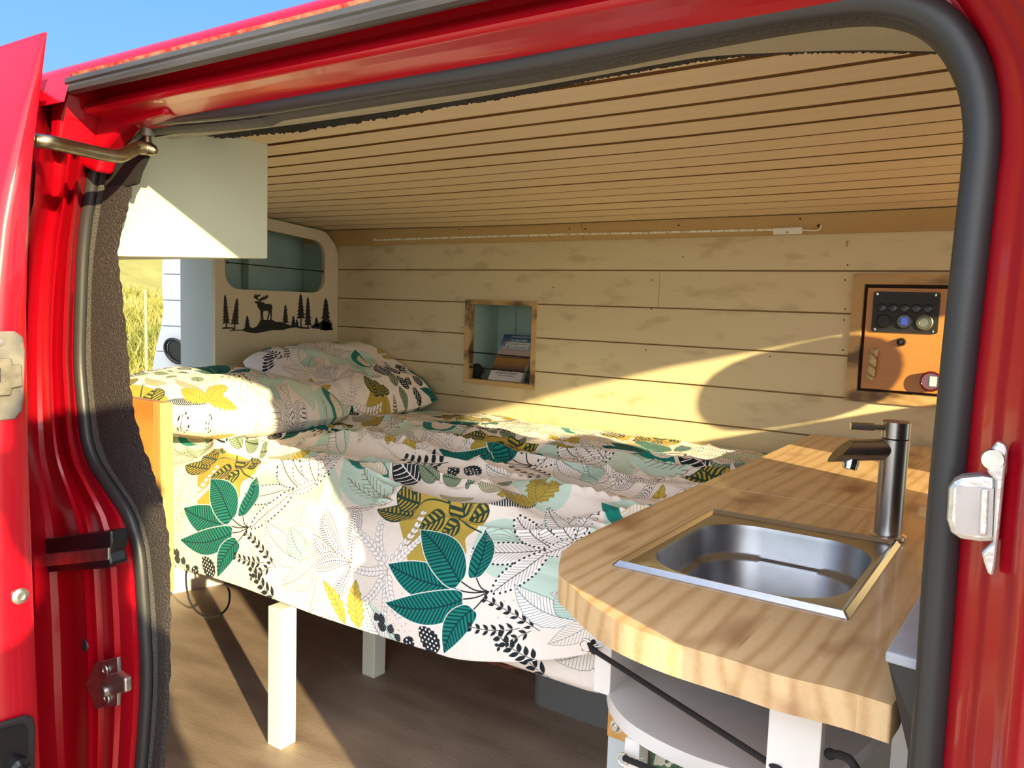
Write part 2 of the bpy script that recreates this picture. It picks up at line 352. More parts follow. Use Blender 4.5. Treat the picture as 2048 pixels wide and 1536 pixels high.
def motif(O, layer):
    """one repeat of the print; O shifts it by a lattice step"""
    P = lambda a, b: cq(a, b)+O
    if layer == 0:
        blob([P(700, 480), P(760, 400), P(1000, 400), P(1340, 480), P(1330, 560), P(1190, 640), P(1180, 760), P(1000, 900), P(800, 840), P(740, 640)], MUST)
        blob([P(1230, 700), P(1340, 560), P(1600, 560), P(1850, 700), P(1880, 900), P(1780, 1180), P(1640, 1100), P(1500, 980), P(1330, 880)], MINT)
        blob([P(280, 290), P(420, 120), P(640, 120), P(720, 290), P(640, 390), P(400, 400)], MINT)
        blob([P(1500, 320), P(1750, 210), P(1960, 280), P(1940, 420), P(1720, 480)], MINT)
        blob([P(-60, 330), P(40, 180), P(240, 200), P(300, 380), P(120, 420)], srgb(206, 222, 206))
        return
    # pale plumes and dotted stars on the left
    feather(P(130, 800), P(40, 400), .032, GREY, .12, CREAM); feather(P(130, 800), P(-90, 560), .03, GREY, -.1, CREAM)
    feather(P(125, 900), P(60, 1180), .03, GREY, .08, CREAM); feather(P(100, 820), P(-130, 960), .03, GREY, .08, CREAM)
    h = P(370, 815)
    for q, W, bn in ((P(180, 440), .021, .08), (P(410, 430), .018, -.05), (P(90, 610), .017, .1), (P(105, 840), .019, -.1), (P(225, 1070), .016, .06)):
        leaf(h, q, W, WHITE, edge=INK, ew=.0013, vein=INK, vw=.34, sp=.0062, k=.7, inset=.003, bend=bn, e=1.5, q=.7, gap=.0035)
        t = q-h
        for u in np.arange(.08, .95, .055): dot(h+t*u+np.array([-t[1], t[0]])*bn*4*u*(1-u), .0017, INK)
    h = P(630, 860)
    for q, bn in ((P(610, 500), .1), (P(400, 590), -.06), (P(385, 830), .08), (P(880, 490), -.1), (P(850, 640), -.06), (P(430, 1090), .1), (P(610, 1160), .02), (P(710, 1180), -.08)):
        sprig(h, q, 9, .019, .0046, GREY, .55, bn, False, .001)
    leaf(P(420, 1320), P(400, 930), .022, YEL, edge=OLIVE, vein=OLIVE, vw=.14, sp=.012, rib=OLIVE, bend=.08, wav=.12)
    leaf(P(320, 1290), P(170, 930), .014, YEL, edge=OLIVE, vein=OLIVE, vw=.14, sp=.012, rib=OLIVE, bend=-.05, wav=.12)
    # trailing stem of striped leaves on the mustard wash
    curve([P(1300, 610), P(1180, 560), P(1080, 470), P(1040, 410), P(1060, 390)], .003, GREEN); curve([P(1090, 480), P(900, 440), P(800, 480)], .002, GREEN)
    for a, b, W in ((P(810, 490), P(560, 440), .026), (P(1050, 520), P(855, 560), .026), (P(870, 440), P(705, 385), .024), (P(1185, 530), P(1190, 425), .032), (P(1150, 560), P(1010, 610), .022), (P(1370, 520), P(1215, 545), .015), (P(910, 400), P(850, 350), .022)):
        leaf(a, b, W, GREEN, vein=MUST, vw=.46, sp=.0115, k=.7, inset=.003, gap=.002, e=.8, q=.75)
    # dotted white leaves
    h = P(1810, 720)
    for q, W in ((P(1205, 735), .026), (P(1370, 1050), .025), (P(1550, 530), .024), (P(1990, 520), .022), (P(2080, 640), .02)):
        leaf(h, q, W, WHITE, vein=GREY, vw=.2, sp=.0088, k=1.1, inset=.005, rib=INK, rw=.0018, e=1.15, q=.7, dots=(INK, .0026, .0098), bend=.04)
    # teal cluster
    h = P(1350, 1040)
    for a, b, W, bn in ((P(1085, 1000), P(630, 815), .036, .04), (P(1150, 960), P(860, 575), .037, -.05), (P(1250, 925), P(1330, 595), .024, -.1), (P(1170, 1080), P(612, 1095), .032, .08), (P(1240, 1165), P(1030, 1490), .028, -.1)):
        curve([h, (h+a)/2+np.array([0, -.004]), a+(b-a)*.1], .0028, INK)
        leaf(a, b, W, TEAL, vein=TEALD, vw=.40, sp=.0098, k=.8, inset=.002, rib=TEALD, rw=.003, bend=bn, e=.72, q=.42, q2=.95, edge=WHITE, ew=.0016)
    # black sprigs, spotted leaves and the speckled twig
    sprig(P(1700, 1440), P(1330, 1100), 7, .022, .0036, INK, .6, -.05); sprig(P(1560, 1380), P(1230, 1300), 6, .022, .0036, INK, .7, .05); sprig(P(1640, 1420), P(1420, 1490), 4, .02, .0036, INK, .7)
    spotted(P(990, 1460), P(860, 1270), .021); spotted(P(820, 1440), P(740, 1395), .012)
    for i in range(150):
        g = P(640, 1290)+RNG.normal(0, 1, 2)*np.array([.033, .036]); dot(g, .0008, INK)
    curve([P(715, 1390), P(650, 1300), P(560, 1200)], .0017, INK)
    for a, b in ((P(600, 1250), P(580, 1190)), (P(650, 1310), P(660, 1280)), (P(690, 1370), P(715, 1350)), (P(560, 1220), P(540, 1180)), (P(620, 1290), P(560, 1270))): leaf(a, b+np.array([0, .006]), .0085, INK, edge=INK, vein=GREY, vw=.14, sp=.006)
    feather(P(1960, 1380), P(1530, 985), .033, DUSK, .1); feather(P(1980, 1330), P(1830, 1060), .026, DUSK, .08, MINT)
    for i in range(6):
        for j in range(3): dot(P(1400+i*60, 1120+j*130)+np.array([.004*(j % 2), 0]), .0022, srgb(206, 200, 196))
    for i in range(5): curve([P(1330, 600+i*14), P(1450, 590+i*16), P(1580, 640+i*8)], .0015, srgb(150, 170, 158))
    # upper band: ribbons, dark leaf, twigs, spotted leaves, ochre ruffles
    leaf(P(645, 255), P(385, 120), .03, TEAL, bend=.08); leaf(P(630, 235), P(450, 150), .019, CREAM, vein=YEL, vw=.2, sp=.009, bend=.08)
    leaf(P(860, 275), P(680, 180), .045, CREAM, edge=INK, ew=.001); leaf(P(855, 270), P(690, 185), .034, INK, vein=WHITE, vw=.2, sp=.014, rib=WHITE, rw=.002, inset=.003)
    for a, b in ((P(1060, 160), P(760, 110)), (P(1000, 190), P(800, 160)), (P(1040, 140), P(940, 75))): sprig(a, b, 6, .028, .0055, INK, .8, .05, True, .0016)
    spotted(P(1130, 240), P(960, 215), .017); spotted(P(1110, 215), P(1080, 175), .014); spotted(P(1280, 225), P(1180, 190), .018)
    for a, b in ((P(1000, 285), P(860, 215)), (P(1170, 300), P(1030, 270)), (P(1260, 330), P(1190, 320)), (P(1500, 330), P(1420, 290))): leaf(a, b, .016, SAGE, edge=GREEN, vein=GREEN, vw=.3, sp=.006, rib=GREEN)
    for a, b in ((P(670, 395), P(470, 250)), (P(660, 390), P(360, 270)), (P(660, 395), P(350, 430)), (P(655, 385), P(790, 300))): hatched(a, b, 9, .022, srgb(120, 104, 70), .6, .06, .0013)
    for a, b, c in ((P(1700, 440), P(1330, 500), INK), (P(1640, 410), P(1280, 350), OLIVE), (P(1250, 400), P(1000, 340), OLIVE)): leaf(a, b, .013, c, vein=WHITE, vw=.3, sp=.005, k=.2, bend=.1)
    h = P(1700, 430)
    for q, W in ((P(1930, 360), .022), (P(1760, 300), .02), (P(1420, 430), .022)): leaf(h, q, W, MUST, edge=OLIVE, vein=OLIVE, vw=.2, sp=.009, rib=OLIVE, wav=.16, bend=.1)
    h = P(130, 280)
    for q, W in ((P(-20, 200), .02), (P(360, 150), .018), (P(100, 120), .02), (P(-60, 330), .018)): leaf(h, q, W, WHITE, vein=GREY, vw=.2, sp=.008, rib=INK, dots=(INK, .0018, .009), bend=.06)
    for a, b in ((P(1500, 230), P(1330, 200)), (P(1860, 300), P(1560, 250)), (P(1930, 330), P(1800, 210))): feather(a, b, .022, DUSK, .08)
for layer in (0, 1):
    for step in (np.array([-.2, .5]), np.array([0., 0.])): motif(step, layer)
img = bpy.data.images.new('botanical_print', TW, TH, float_buffer=True); img.colorspace_settings.name = 'Linear Rec.709'
_px = np.ones((TH, TW, 4), np.float32); _px[..., :3] = IMG; img.pixels.foreach_set(_px.ravel()); img.update()
def print_mat(name):
    m, nt, b = _nt(name); b.inputs['Roughness'].default_value = .85; b.inputs['Specular IOR Level'].default_value = .15; b.inputs['Sheen Weight'].default_value = .08
    uv = node(nt, 'ShaderNodeTexCoord'); ti = node(nt, 'ShaderNodeTexImage'); ti.image = img; ti.interpolation = 'Linear'; ti.extension = 'REPEAT'
    nt.links.new(uv.outputs['UV'], ti.inputs['Vector']); nt.links.new(ti.outputs['Color'], b.inputs['Base Color'])
    nz = node(nt, 'ShaderNodeTexNoise'); nz.inputs['Scale'].default_value = 34; nz.inputs['Detail'].default_value = 3; nz.inputs['Distortion'].default_value = .6
    nt.links.new(uv.outputs['Object'], nz.inputs['Vector']); bp = node(nt, 'ShaderNodeBump'); bp.inputs['Strength'].default_value = .25; bp.inputs['Distance'].default_value = .012
    nt.links.new(nz.outputs['Fac'], bp.inputs['Height']); nt.links.new(bp.outputs['Normal'], b.inputs['Normal'])
    return m
print_mat('linen_print')
def set_uv(o, uvs):
    """uvs: per-vertex (x, s) in metres"""
    me = o.data; lay = me.uv_layers.new(name='UVMap'); li = np.empty(len(me.loops), np.int32); me.loops.foreach_get('vertex_index', li)
    u = np.asarray(uvs, np.float32)[li]; u = u/np.array([PX_, PY_], np.float32); lay.data.foreach_set('uv', u.ravel())
# ------------------------------------------------------------------ palette
wood('cream_planks', (.70, .60, .37), (.61, .50, .29), 'X', 16, .6, amp=.12, knots=(.36, .25, .11), knot_scale=19, grain=.25, knot_amt=.42)
wood('raw_backing', (.42, .25, .09), (.33, .18, .06), 'X', 20, .7)
wood('ceiling_slats', (.80, .65, .44), (.71, .55, .35), 'X', 16, .55, grain=.4, amp=.1)
wood('ceiling_backing_gap_shade', (.24, .12, .030), (.17, .08, .018), 'X', 12, .7)
wood('trim_pine', (.52, .34, .14), (.43, .26, .09), 'X', 14, .55, grain=.4)
wood('counter_pine', (.74, .51, .27), (.46, .25, .09), 'Y', 20, .40, knots=(.30, .14, .06), knot_scale=9, coat=.2, distort=5.5, amp=.22, grain=.40, knot_amt=.9, thin=2.6, squash=.22, boards=.121)
wood('board_pine', (.80, .36, .08), (.62, .23, .04), 'X', 26, .5, knots=(.4, .14, .03), knot_scale=6)
wood('board_edge', (.74, .43, .15), (.60, .32, .09), 'Z', 18, .5)
wood('burnt_pine', (.60, .40, .17), (.46, .28, .10), 'X', 14, .55, knots=(.10, .05, .02), knot_scale=16, knot_amt=.9, klo=.49)
wood('red_ply', (.58, .26, .055), (.48, .19, .035), 'X', 14, .42, grain=.5)
mat('cream_paint', (.72, .62, .42), .55, col2=(.68, .58, .39), scale=8, bump=.03, bscale=60)
mat('mint_paint', (.38, .52, .46), .55, col2=(.34, .48, .43), scale=9)
mat('pale_mint', (.60, .64, .47), .5, col2=(.57, .61, .45), scale=7)
mat('grey_blue_paint', (.50, .56, .58), .5, col2=(.47, .53, .55), scale=6)
mat('white_paint', (.80, .78, .76), .45, col2=(.76, .74, .72), scale=9)
mat('leg_paint', (.80, .83, .72), .5, col2=(.72, .77, .66), scale=14, stretch=(1, 1, .1))
mat('floor_vinyl', (.34, .265, .205), .5, col2=(.21, .155, .118), scale=9, stretch=(.45, 1.6, 1), bump=.12, bscale=120, lo=.3, hi=.7, detail=8)
mat('black_matt', (.012, .012, .013), .55)
mat('black_gloss', (.01, .01, .012), .25)
mat('black_cord', (.012, .011, .012), .8)
mat('dark_gap', (.03, .014, .006), .8)
mat('white_plastic', (.82, .80, .72), .4)
mat('led_tape', (.86, .84, .74), .45, col2=(.55, .52, .42), scale=90, stretch=(1, 1, 1), lo=.5, hi=.62)
mat('steel', (.60, .60, .61), .24, 1, col2=(.55, .55, .56), scale=60, stretch=(1, .05, 1))
mat('bowl_steel', (.40, .41, .43), .40, 1, col2=(.36, .37, .39), scale=40)
mat('bright_steel', (.80, .79, .76), .16, 1)
mat('brushed_steel', (.44, .42, .40), .30, 1, col2=(.39, .37, .36), scale=90, stretch=(1, 1, .05))
mat('zinc', (.66, .65, .61), .38, 1, col2=(.50, .49, .46), scale=40, bump=.08)
mat('brass', (.62, .40, .16), .4, 1, col2=(.5, .3, .11), scale=50)
mat('rope', (.62, .50, .30), .85, col2=(.42, .31, .15), scale=140)
mat('wicker', (.30, .10, .04), .6, col2=(.16, .05, .02), scale=60, bump=.4)
mat('grey_plastic', (.14, .145, .145), .55)
mat('red_lens', (.10, .008, .01), .15, coat=.6)
mat('screen_blue', (.02, .03, .3), .2); MATS['screen_blue'].node_tree.nodes['Principled BSDF'].inputs['Emission Color'].default_value = (.05, .08, .9, 1); MATS['screen_blue'].node_tree.nodes['Principled BSDF'].inputs['Emission Strength'].default_value = .35
mat('book_pages', (.72, .68, .58), .8)
# ------------------------------------------------------------------ far wall of whitewashed boards
XL, XR = -2.84, .60
NICHE = (-1.868, -1.556, .708, 1.018); LOCK = (-.478, -.060, .770, 1.122)
rows = [1.246, 1.135, 1.013, .892, .770, .649, .527, .406, .284, .163, .041, 0.0]
w = MB(); joints = {1: [-1.082], 4: [-2.18], 2: [], 0: []}
for i in range(len(rows)-1):
    z1, z0 = rows[i]-.0025, rows[i+1]+.0025
    cuts = sorted([XL, XR]+joints.get(i, []))
    for a, b in zip(cuts, cuts[1:]):
        a2, b2 = (a+.0008 if a != XL else a), (b-.0008 if b != XR else b)
        segs = [(a2, b2, z0, z1)]
        for hx0, hx1, hz0, hz1 in (NICHE, LOCK):
            new = []
            for x0, x1, c0, c1 in segs:
                if x1 <= hx0 or x0 >= hx1 or c1 <= hz0 or c0 >= hz1: new.append((x0, x1, c0, c1)); continue
                if x0 < hx0: new.append((x0, hx0, c0, c1))
                if x1 > hx1: new.append((hx1, x1, c0, c1))
                m0, m1 = max(x0, hx0), min(x1, hx1)
                if c0 < hz0: new.append((m0, m1, c0, hz0))
                if c1 > hz1: new.append((m0, m1, hz1, c1))
            segs = new
        for x0, x1, c0, c1 in segs:
            if x1-x0 > .001 and c1-c0 > .001: w.box(x0, x1, WALL, WALL+.012, c0, c1, 0)
def holed(w, y0, y1, mi):      # backing sheet with the two openings
    xs = [XL, NICHE[0], NICHE[1], LOCK[0], LOCK[1], XR]
    for k in range(5):
        if k == 1: w.box(xs[1], xs[2], y0, y1, 0, NICHE[2], mi); w.box(xs[1], xs[2], y0, y1, NICHE[3], 1.36, mi)
        elif k == 3: w.box(xs[3], xs[4], y0, y1, 0, LOCK[2], mi); w.box(xs[3], xs[4], y0, y1, LOCK[3], 1.36, mi)
        else: w.box(xs[k], xs[k+1], y0, y1, 0, 1.36, mi)
holed(w, WALL+.012, WALL+.022, 1)
for px, py in ((1303, 560), (1303, 618), (1107, 575), (1690, 560), (1690, 618), (1688, 640), (1686, 700), (1366, 514), (785, 676), (1292, 700), (925, 655), (1695, 530), (905, 735), (925, 783), (1540, 713)):
    x, _, z = at(px, py, Y=WALL); w.sphere((x, WALL-.0003, z), .0023, 8, 5, 2, (1, .4, 1))
struct(w.build('wall_back', ['cream_planks', 'raw_backing', 'dark_gap']), 'whitewashed horizontal board wall behind the bed')
# ------------------------------------------------------------------ slatted ceiling (crowned across the van)
CROWN = [(.90, 1.342), (1.111, 1.345), (1.298, 1.3435), (1.485, 1.337), (1.765, 1.331), (2.046, 1.3205), (2.23, 1.309), (2.42, 1.297)]
def cz(x, y):
    z = np.interp(y, [c[0] for c in CROWN], [c[1] for c in CROWN])
    return z+.011*max(0, min(1, (x+.75)/.75))**1.6-.003*math.exp(-((x+1.6)/.5)**2)+.0025*max(0, min(1, (-1.9-x)/.5))
cm = MB(); GAP = [15, 16, 16, 15, 14, 10, 8, 9, 12, 6, 8, 11, 7, 6, 6]
XS = np.linspace(XL, .62, 26); yb = [1.111+.0935*k for k in range(15)]
edges = [(yb[k]-GAP[k]/2000, yb[k]+GAP[k]/2000) for k in range(15)]
starts = [.93]+[e[1] for e in edges]; ends = [e[0] for e in edges]+[2.435]
def wob(k, x): return .0022*math.sin(x*2.1+k*1.7)+.0012*math.sin(x*5+k)
for k, (a, b) in enumerate(zip(starts, ends)):
    ra = [(x, a+wob(k, x), cz(x, a)) for x in XS]; rb = [(x, b+wob(k+.4, x), cz(x, b)) for x in XS]
    up = lambda r: [(x, y, z+.0045) for x, y, z in r]
    cm.grid([ra, rb], 0, False); cm.grid([up(ra), ra], 1, False); cm.grid([rb, up(rb)], 1, False)  # slat side faces coloured dark: the shade of the gaps is painted in
back = [[(x, y, cz(x, y)+.0045) for x in XS] for y in np.linspace(.92, 2.47, 18)]
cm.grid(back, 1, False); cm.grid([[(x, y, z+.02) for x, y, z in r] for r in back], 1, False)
for a, b in ((-2.3, -1.93), (-1.86, -1.28)):   # two stretches where a dark strip lies in the gap
    xs = np.linspace(a, b, 8); cm.grid([[(x, yb[1]-.0075+.015*t+wob(1, x), cz(x, yb[1])+.0035) for x in xs] for t in (0, 1)], 2, False)
struct(cm.build('ceiling', ['ceiling_slats', 'ceiling_backing_gap_shade', 'dark_gap']), 'slatted pine ceiling of the van')
tr = MB(); xs = np.linspace(XL, XR, 20)
def trz(x): return 1.236+.008*max(0, min(1, (x+1.6)/1.5))-.002*max(0, min(1, (-2-x)/.6))
tf = [[(x, 2.425, cz(x, 2.42)-.002) for x in xs], [(x, 2.449, trz(x)) for x in xs], [(x, 2.4595, trz(x)) for x in xs], [(x, 2.4595, cz(x, 2.42)+.01) for x in xs]]
tr.grid(tf, 0, False)
c_ = at(1165, 470, Y=2.437)[0]; tr.grid([[(c_-.0006, 2.4235, 1.295), (c_+.0006, 2.4235, 1.295)], [(c_-.0006, 2.4475, 1.24), (c_+.0006, 2.4475, 1.24)]], 1, False)
for px, py in ((920, 459), (1140, 458), (1172, 458), (1358, 451), (1601, 438)):
    x, y, z = at(px, py, Y=2.434); tr.sphere((x, y-.004, z), .003, 8, 5, 1)
struct(tr.build('trim_1', ['trim_pine', 'dark_gap']), 'sloping pine trim board between ceiling and board wall')
# ------------------------------------------------------------------ floor
fl = MB().box(-2.84, 1.35, .60, 2.52, -.03, 0)
struct(fl.build('floor', 'floor_vinyl'), 'dark brown vinyl floor of the van')
# ------------------------------------------------------------------ light strip with its controller
ls = thing('led_light_strip', (-1.4, 2.43, 1.265), 'white stick-on light strip with a small switch box, along the sloping trim board', 'light strip')
def strip_pt(px, py, off=.002):
    d = ray(px, py)
    # plane through the trim face
    p0 = np.array([0, 2.437, 1.2665]); n = np.array([0, -.058, -.024]); n = n/np.linalg.norm(n)
    t = n @ (p0-CAM)/(n @ d); return Vector(CAM+t*d+n*off)
pa = [(748, 480), (900, 475), (1100, 469), (1300, 465), (1450, 461), (1548, 459)]
tp = MB(); pts = [strip_pt(*p) for p in pa]; N = 24
fine = [Vector(q) for q in smooth_path([tuple(p) for p in pts], 10)]
for a, b in zip(fine[::2], fine[2::2]):
    tp.bar(a, a+(b-a)*.93, .0065, .003, up=(0, -.058, -.024))
tp.tube([strip_pt(748, 480), strip_pt(752, 478)], .004, 8)
tp.build('light_tape', 'led_tape', ls)
cb = MB(); a, b = strip_pt(1548, 461, .006), strip_pt(1605, 459, .006); cb.bar(a, b, .020, .012, up=(0, -.058, -.024))
box_ = cb.build('switch_box', 'white_plastic', ls, .002)
MB().sphere(tuple(strip_pt(1577, 462, .012)), .004, 10, 6, 0, (1, .4, 1)).build('sensor', mat('sensor_grey', (.35, .33, .27), .4), box_)
wr = [strip_pt(*p, .004) for p in ((1605, 459), (1620, 460), (1633, 460), (1641, 456), (1642, 449))]
MB().tube([Vector(q) for q in smooth_path([tuple(p) for p in wr], 5)], .0022, 8).build('lead', 'white_plastic', ls)
gr = MB(); q = strip_pt(1638, 451, .0008); gr.sphere(tuple(q), .006, 12, 6, 0, (1, .3, .7)); struct(gr.build('trim_2', 'dark_gap'), 'dark cable hole in the sloping trim board')
hk = MB(); x, y, z = at(1695, 487, Y=WALL)
hk.tube([(x, WALL, z+.006), (x, WALL-.006, z+.006), (x, WALL-.008, z+.002), (x, WALL-.008, z-.006), (x+.001, WALL-.012, z-.009)], .0017, 8)
tag(hk.build('wall_hook', 'brass'), 'tiny brass hook on the top wall board above the wooden control cupboard', 'hook')
# ------------------------------------------------------------------ niche in the wall
nx0, nx1, nz0, nz1 = NICHE
ni = thing('wall_niche', ((nx0+nx1)/2, WALL, nz0), 'mint-lined square niche with a burnt wood frame and two black cords across it', 'niche')
f = MB(); t = .018; y0, y1 = WALL-.008, WALL+.03
for pl in ([(nx0-t*.3, nz1+t*.3), (nx1+t*.3, nz1+t*.3), (nx1-t*.7, nz1-t*.7), (nx0+t*.7, nz1-t*.7)], [(nx0-t*.3, nz0-t*.3), (nx0+t*.7, nz0+t*.7), (nx1-t*.7, nz0+t*.7), (nx1+t*.3, nz0-t*.3)],
           [(nx0-t*.3, nz0-t*.3), (nx0-t*.3, nz1+t*.3), (nx0+t*.7, nz1-t*.7), (nx0+t*.7, nz0+t*.7)], [(nx1+t*.3, nz0-t*.3), (nx1-t*.7, nz0+t*.7), (nx1-t*.7, nz1-t*.7), (nx1+t*.3, nz1+t*.3)]):
    f.prism([(p[0], y0, p[1]) for p in pl], (0, y1-y0, 0))
f.build('frame', 'burnt_pine', ni)
l = MB(); D = WALL+.20; a = .002
l.box(nx0, nx1, D, D+.008, nz0, nz1); l.box(nx0, nx0+.006, WALL+.03, D, nz0, nz1); l.box(nx1-.006, nx1, WALL+.03, D, nz0, nz1)
l.box(nx0, nx1, WALL+.03, D, nz1-.006, nz1); l.box(nx0, nx1, WALL+.03, D, nz0, nz0+.006)
l.box(nx0+.09, nx0+.096, D-.012, D, nz0, nz1)
l.build('lining', 'mint_paint', ni)
for py in (704, 734):
    A = at(941, py, Y=WALL+.01); B = at(1070, py+12, Y=WALL+.01); c = MB(); c.tube([A, B], .0026, 8); c.sphere(A, .006, 10, 6); c.sphere(B, .004, 10, 6)
    c.build('cord', 'black_cord', ni)
# guide book leaning against the back of the niche
m, nt, b_ = _nt('book_cover'); b_.inputs['Roughness'].default_value = .3
tc = node(nt, 'ShaderNodeTexCoord'); sx = node(nt, 'ShaderNodeSeparateXYZ'); nt.links.new(tc.outputs['Generated'], sx.inputs[0])
nz = node(nt, 'ShaderNodeTexNoise'); nz.inputs['Scale'].default_value = 9; nz.inputs['Detail'].default_value = 6; nt.links.new(tc.outputs['Generated'], nz.inputs['Vector'])
ad = node(nt, 'ShaderNodeMath', operation='MULTIPLY_ADD'); ad.inputs[1].default_value = .07; nt.links.new(nz.outputs['Fac'], ad.inputs[0]); nt.links.new(sx.outputs['Z'], ad.inputs[2])
cr = node(nt, 'ShaderNodeValToRGB'); e = cr.color_ramp.elements; e[0].position = 0; e[0].color = (.80, .77, .72, 1); e[1].position = 1; e[1].color = (.05, .09, .20, 1)
for p, c in ((.255, (.80, .77, .72)), (.26, (.10, .06, .05)), (.33, (.16, .09, .07)), (.42, (.36, .17, .06)), (.52, (.42, .22, .06)), (.565, (.10, .06, .05)), (.58, (.62, .42, .36)), (.66, (.60, .46, .42)), (.78, (.26, .35, .46)), (.9, (.08, .15, .30))):
    q = e.new(p); q.color = _rgb(c)
nt.links.new(ad.outputs[0], cr.inputs['Fac']); nt.links.new(cr.outputs['Color'], b_.inputs['Base Color'])
BLb = Vector(at(975, 769, Y=WALL+.045)); BRb = Vector((BLb.x+.150, BLb.y, BLb.z)); zb = nz0+.006
BLb.z = BRb.z = zb+.001; H = .205; lean = Vector((0, .105, math.sqrt(H*H-.105**2)))
bk = thing('guide_book', BLb, 'paperback guide book with a landscape cover leaning back in the wall niche', 'book')
nrm = Vector((0, -lean.z, lean.y)).normalized(); th = .018
bm_ = MB(); bm_.obox((BLb+BRb+lean)/2-nrm*th/2, (.0745, 0, 0), lean/2*.985, nrm*(th/2-.001)); bm_.build('page_block', 'book_pages', bk)
cv = MB(); cv.obox((BLb+BRb+lean)/2+nrm*.0004, (.075, 0, 0), lean/2, nrm*.0006); cv.build('cover', 'book_cover', bk)
bc = MB(); bc.obox((BLb+BRb+lean)/2-nrm*th, (.075, 0, 0), lean/2, nrm*.0006); bc.build('back_cover', 'book_pages', bk)
mat('print_white', (.85, .84, .80), .5); mat('print_dark', (.10, .07, .07), .5)
def bt(s, u, v, size, m_='print_white', name='lettering'):
    o = BLb+Vector((.15*u, 0, 0))+lean*v+nrm*.0013
    text_mesh(s, size, frame_mtx(o, (1, 0, 0), lean), name, m_, bk)
bt('LES PETITES AVENTURES', .56, .945, .0085); bt('Les plus belles', .52, .865, .0135)
bb = MB(); o = BLb+Vector((.15*.53, 0, 0))+lean*.80+nrm*.0012; bb.obox(o, (.055, 0, 0), lean.normalized()*.0085, nrm*.0003); bb.build('title_bar', 'print_white', bk)
o = BLb+Vector((.15*.53, 0, 0))+lean*.782+nrm*.0017; text_mesh('ESCAPADES À VÉLO', .0115, frame_mtx(o, (1, 0, 0), lean), 'lettering', 'print_dark', bk)
bt('en ARDÈCHE', .50, .695, .021); bt('20 IDÉES D\'ITINÉRAIRES', .5, .16, .0095, 'print_dark'); bt('POUR TOUS LES NIVEAUX', .5, .115, .0065, 'print_dark')
# small black device and the dark crate edge beside the book
x, y, z = at(952, 747, Y=WALL+.05)
dv = thing('black_device', (x, y, zb), 'small round black device with a lens standing at the left of the niche', 'device')
d = MB(); d.lathe([(0, -.014), (.024, -.013), (.028, -.006), (.028, .008), (.022, .014), (0, .015)], (x, y, zb+.034), (0, 1, 0), 24); d.build('body', 'black_matt', dv)
MB().lathe([(0, 0), (.010, 0), (.012, .003), (0, .004)], (x+.004, y-.018, zb+.036), (0, 1, 0), 16).build('lens', 'black_gloss', dv)
MB().box(x-.016, x+.018, y-.012, y+.014, zb+.0005, zb+.008).build('foot', 'black_matt', dv, .002)
MB().bar((x+.02, y, zb+.05), (x+.038, y+.004, zb+.03), .006, .01).build('side_arm', 'black_matt', dv)
cr_ = MB(); X0 = nx1-.062; cr_.box(X0, nx1-.008, WALL+.06, WALL+.15, zb+.0005, zb+.085)
tag(cr_.build('storage_tin', mat('tin_brown', (.045, .022, .016), .35, col2=(.16, .05, .03), scale=25), None, .004), 'dark reddish tin tucked between the book and the right side of the niche', 'tin')
# ------------------------------------------------------------------ control cupboard
lx0, lx1, lz0, lz1 = LOCK
cc = thing('control_cupboard', (lx0, WALL, lz0), 'red-brown plywood wall cupboard in a burnt pine frame, with switches and a rope handle', 'cupboard')
f = MB(); t = .030; y0, y1 = WALL-.010, WALL+.03; o = .006
for pl in ([(lx0-o, lz1+o), (lx1+o, lz1+o), (lx1-t+o, lz1-t+o), (lx0+t-o, lz1-t+o)], [(lx0-o, lz0-o), (lx0+t-o, lz0+t-o), (lx1-t+o, lz0+t-o), (lx1+o, lz0-o)],
           [(lx0-o, lz0-o), (lx0-o, lz1+o), (lx0+t-o, lz1-t+o), (lx0+t-o, lz0+t-o)], [(lx1+o, lz0-o), (lx1-t+o, lz0+t-o), (lx1-t+o, lz1-t+o), (lx1+o, lz1+o)]):
    f.prism([(p[0], y0, p[1]) for p in pl], (0, y1-y0, 0))
f.build('frame', 'burnt_pine', cc)
MB().box(lx0, lx1, WALL+.012, WALL+.04, lz0, lz1).build('carcass', 'dark_gap', cc)
DY = WALL-.002
door = MB().box(lx0+.033, lx1-.033, DY, DY+.012, lz0+.032, lz1-.034).build('cupboard_door', 'red_ply', cc, .0012)
q = [at(*p, Y=DY) for p in ((1750, 583), (1882, 584), (1743, 662), (1876, 666))]
px0, px1, pz0, pz1 = q[0][0]-.002, q[1][0], q[2][2]-.001, q[0][2]
sp = plate(rrect(px0, px1, pz0, pz1, .007), [], .006, Matrix(((1, 0, 0, 0), (0, 0, -1, DY-.003), (0, 1, 0, 0), (0, 0, 0, 1))), 'switch_panel', 'black_matt', cc)
Wp, Hp = px1-px0, pz1-pz0; PYf = DY-.006
for k in range(5):
    c = (px0+Wp*(.14+.175*k), PYf, pz0+Hp*.60)
    MB().lathe([(.0125, 0), (.0125, -.003), (.0105, -.004), (.0095, -.0025), (0, -.0035)], c, (0, 1, 0), 24).build('switch', 'black_gloss', sp)
MB().lathe([(.019, 0), (.019, -.004), (.017, -.006), (.016, -.010), (0, -.011)], (px0+Wp*.19, PYf, pz0+Hp*.27), (0, 1, 0), 28).build('socket_cap', 'black_matt', sp)
gd = MB().lathe([(.021, 0), (.021, -.004), (.019, -.005), (.018, -.003), (0, -.003)], (px0+Wp*.50, PYf, pz0+Hp*.28), (0, 1, 0), 28).build('meter', 'black_gloss', sp)
MB().box(px0+Wp*.455, px0+Wp*.555, PYf-.0038, PYf-.0032, pz0+Hp*.20, pz0+Hp*.37).build('meter_screen', 'screen_blue', sp)
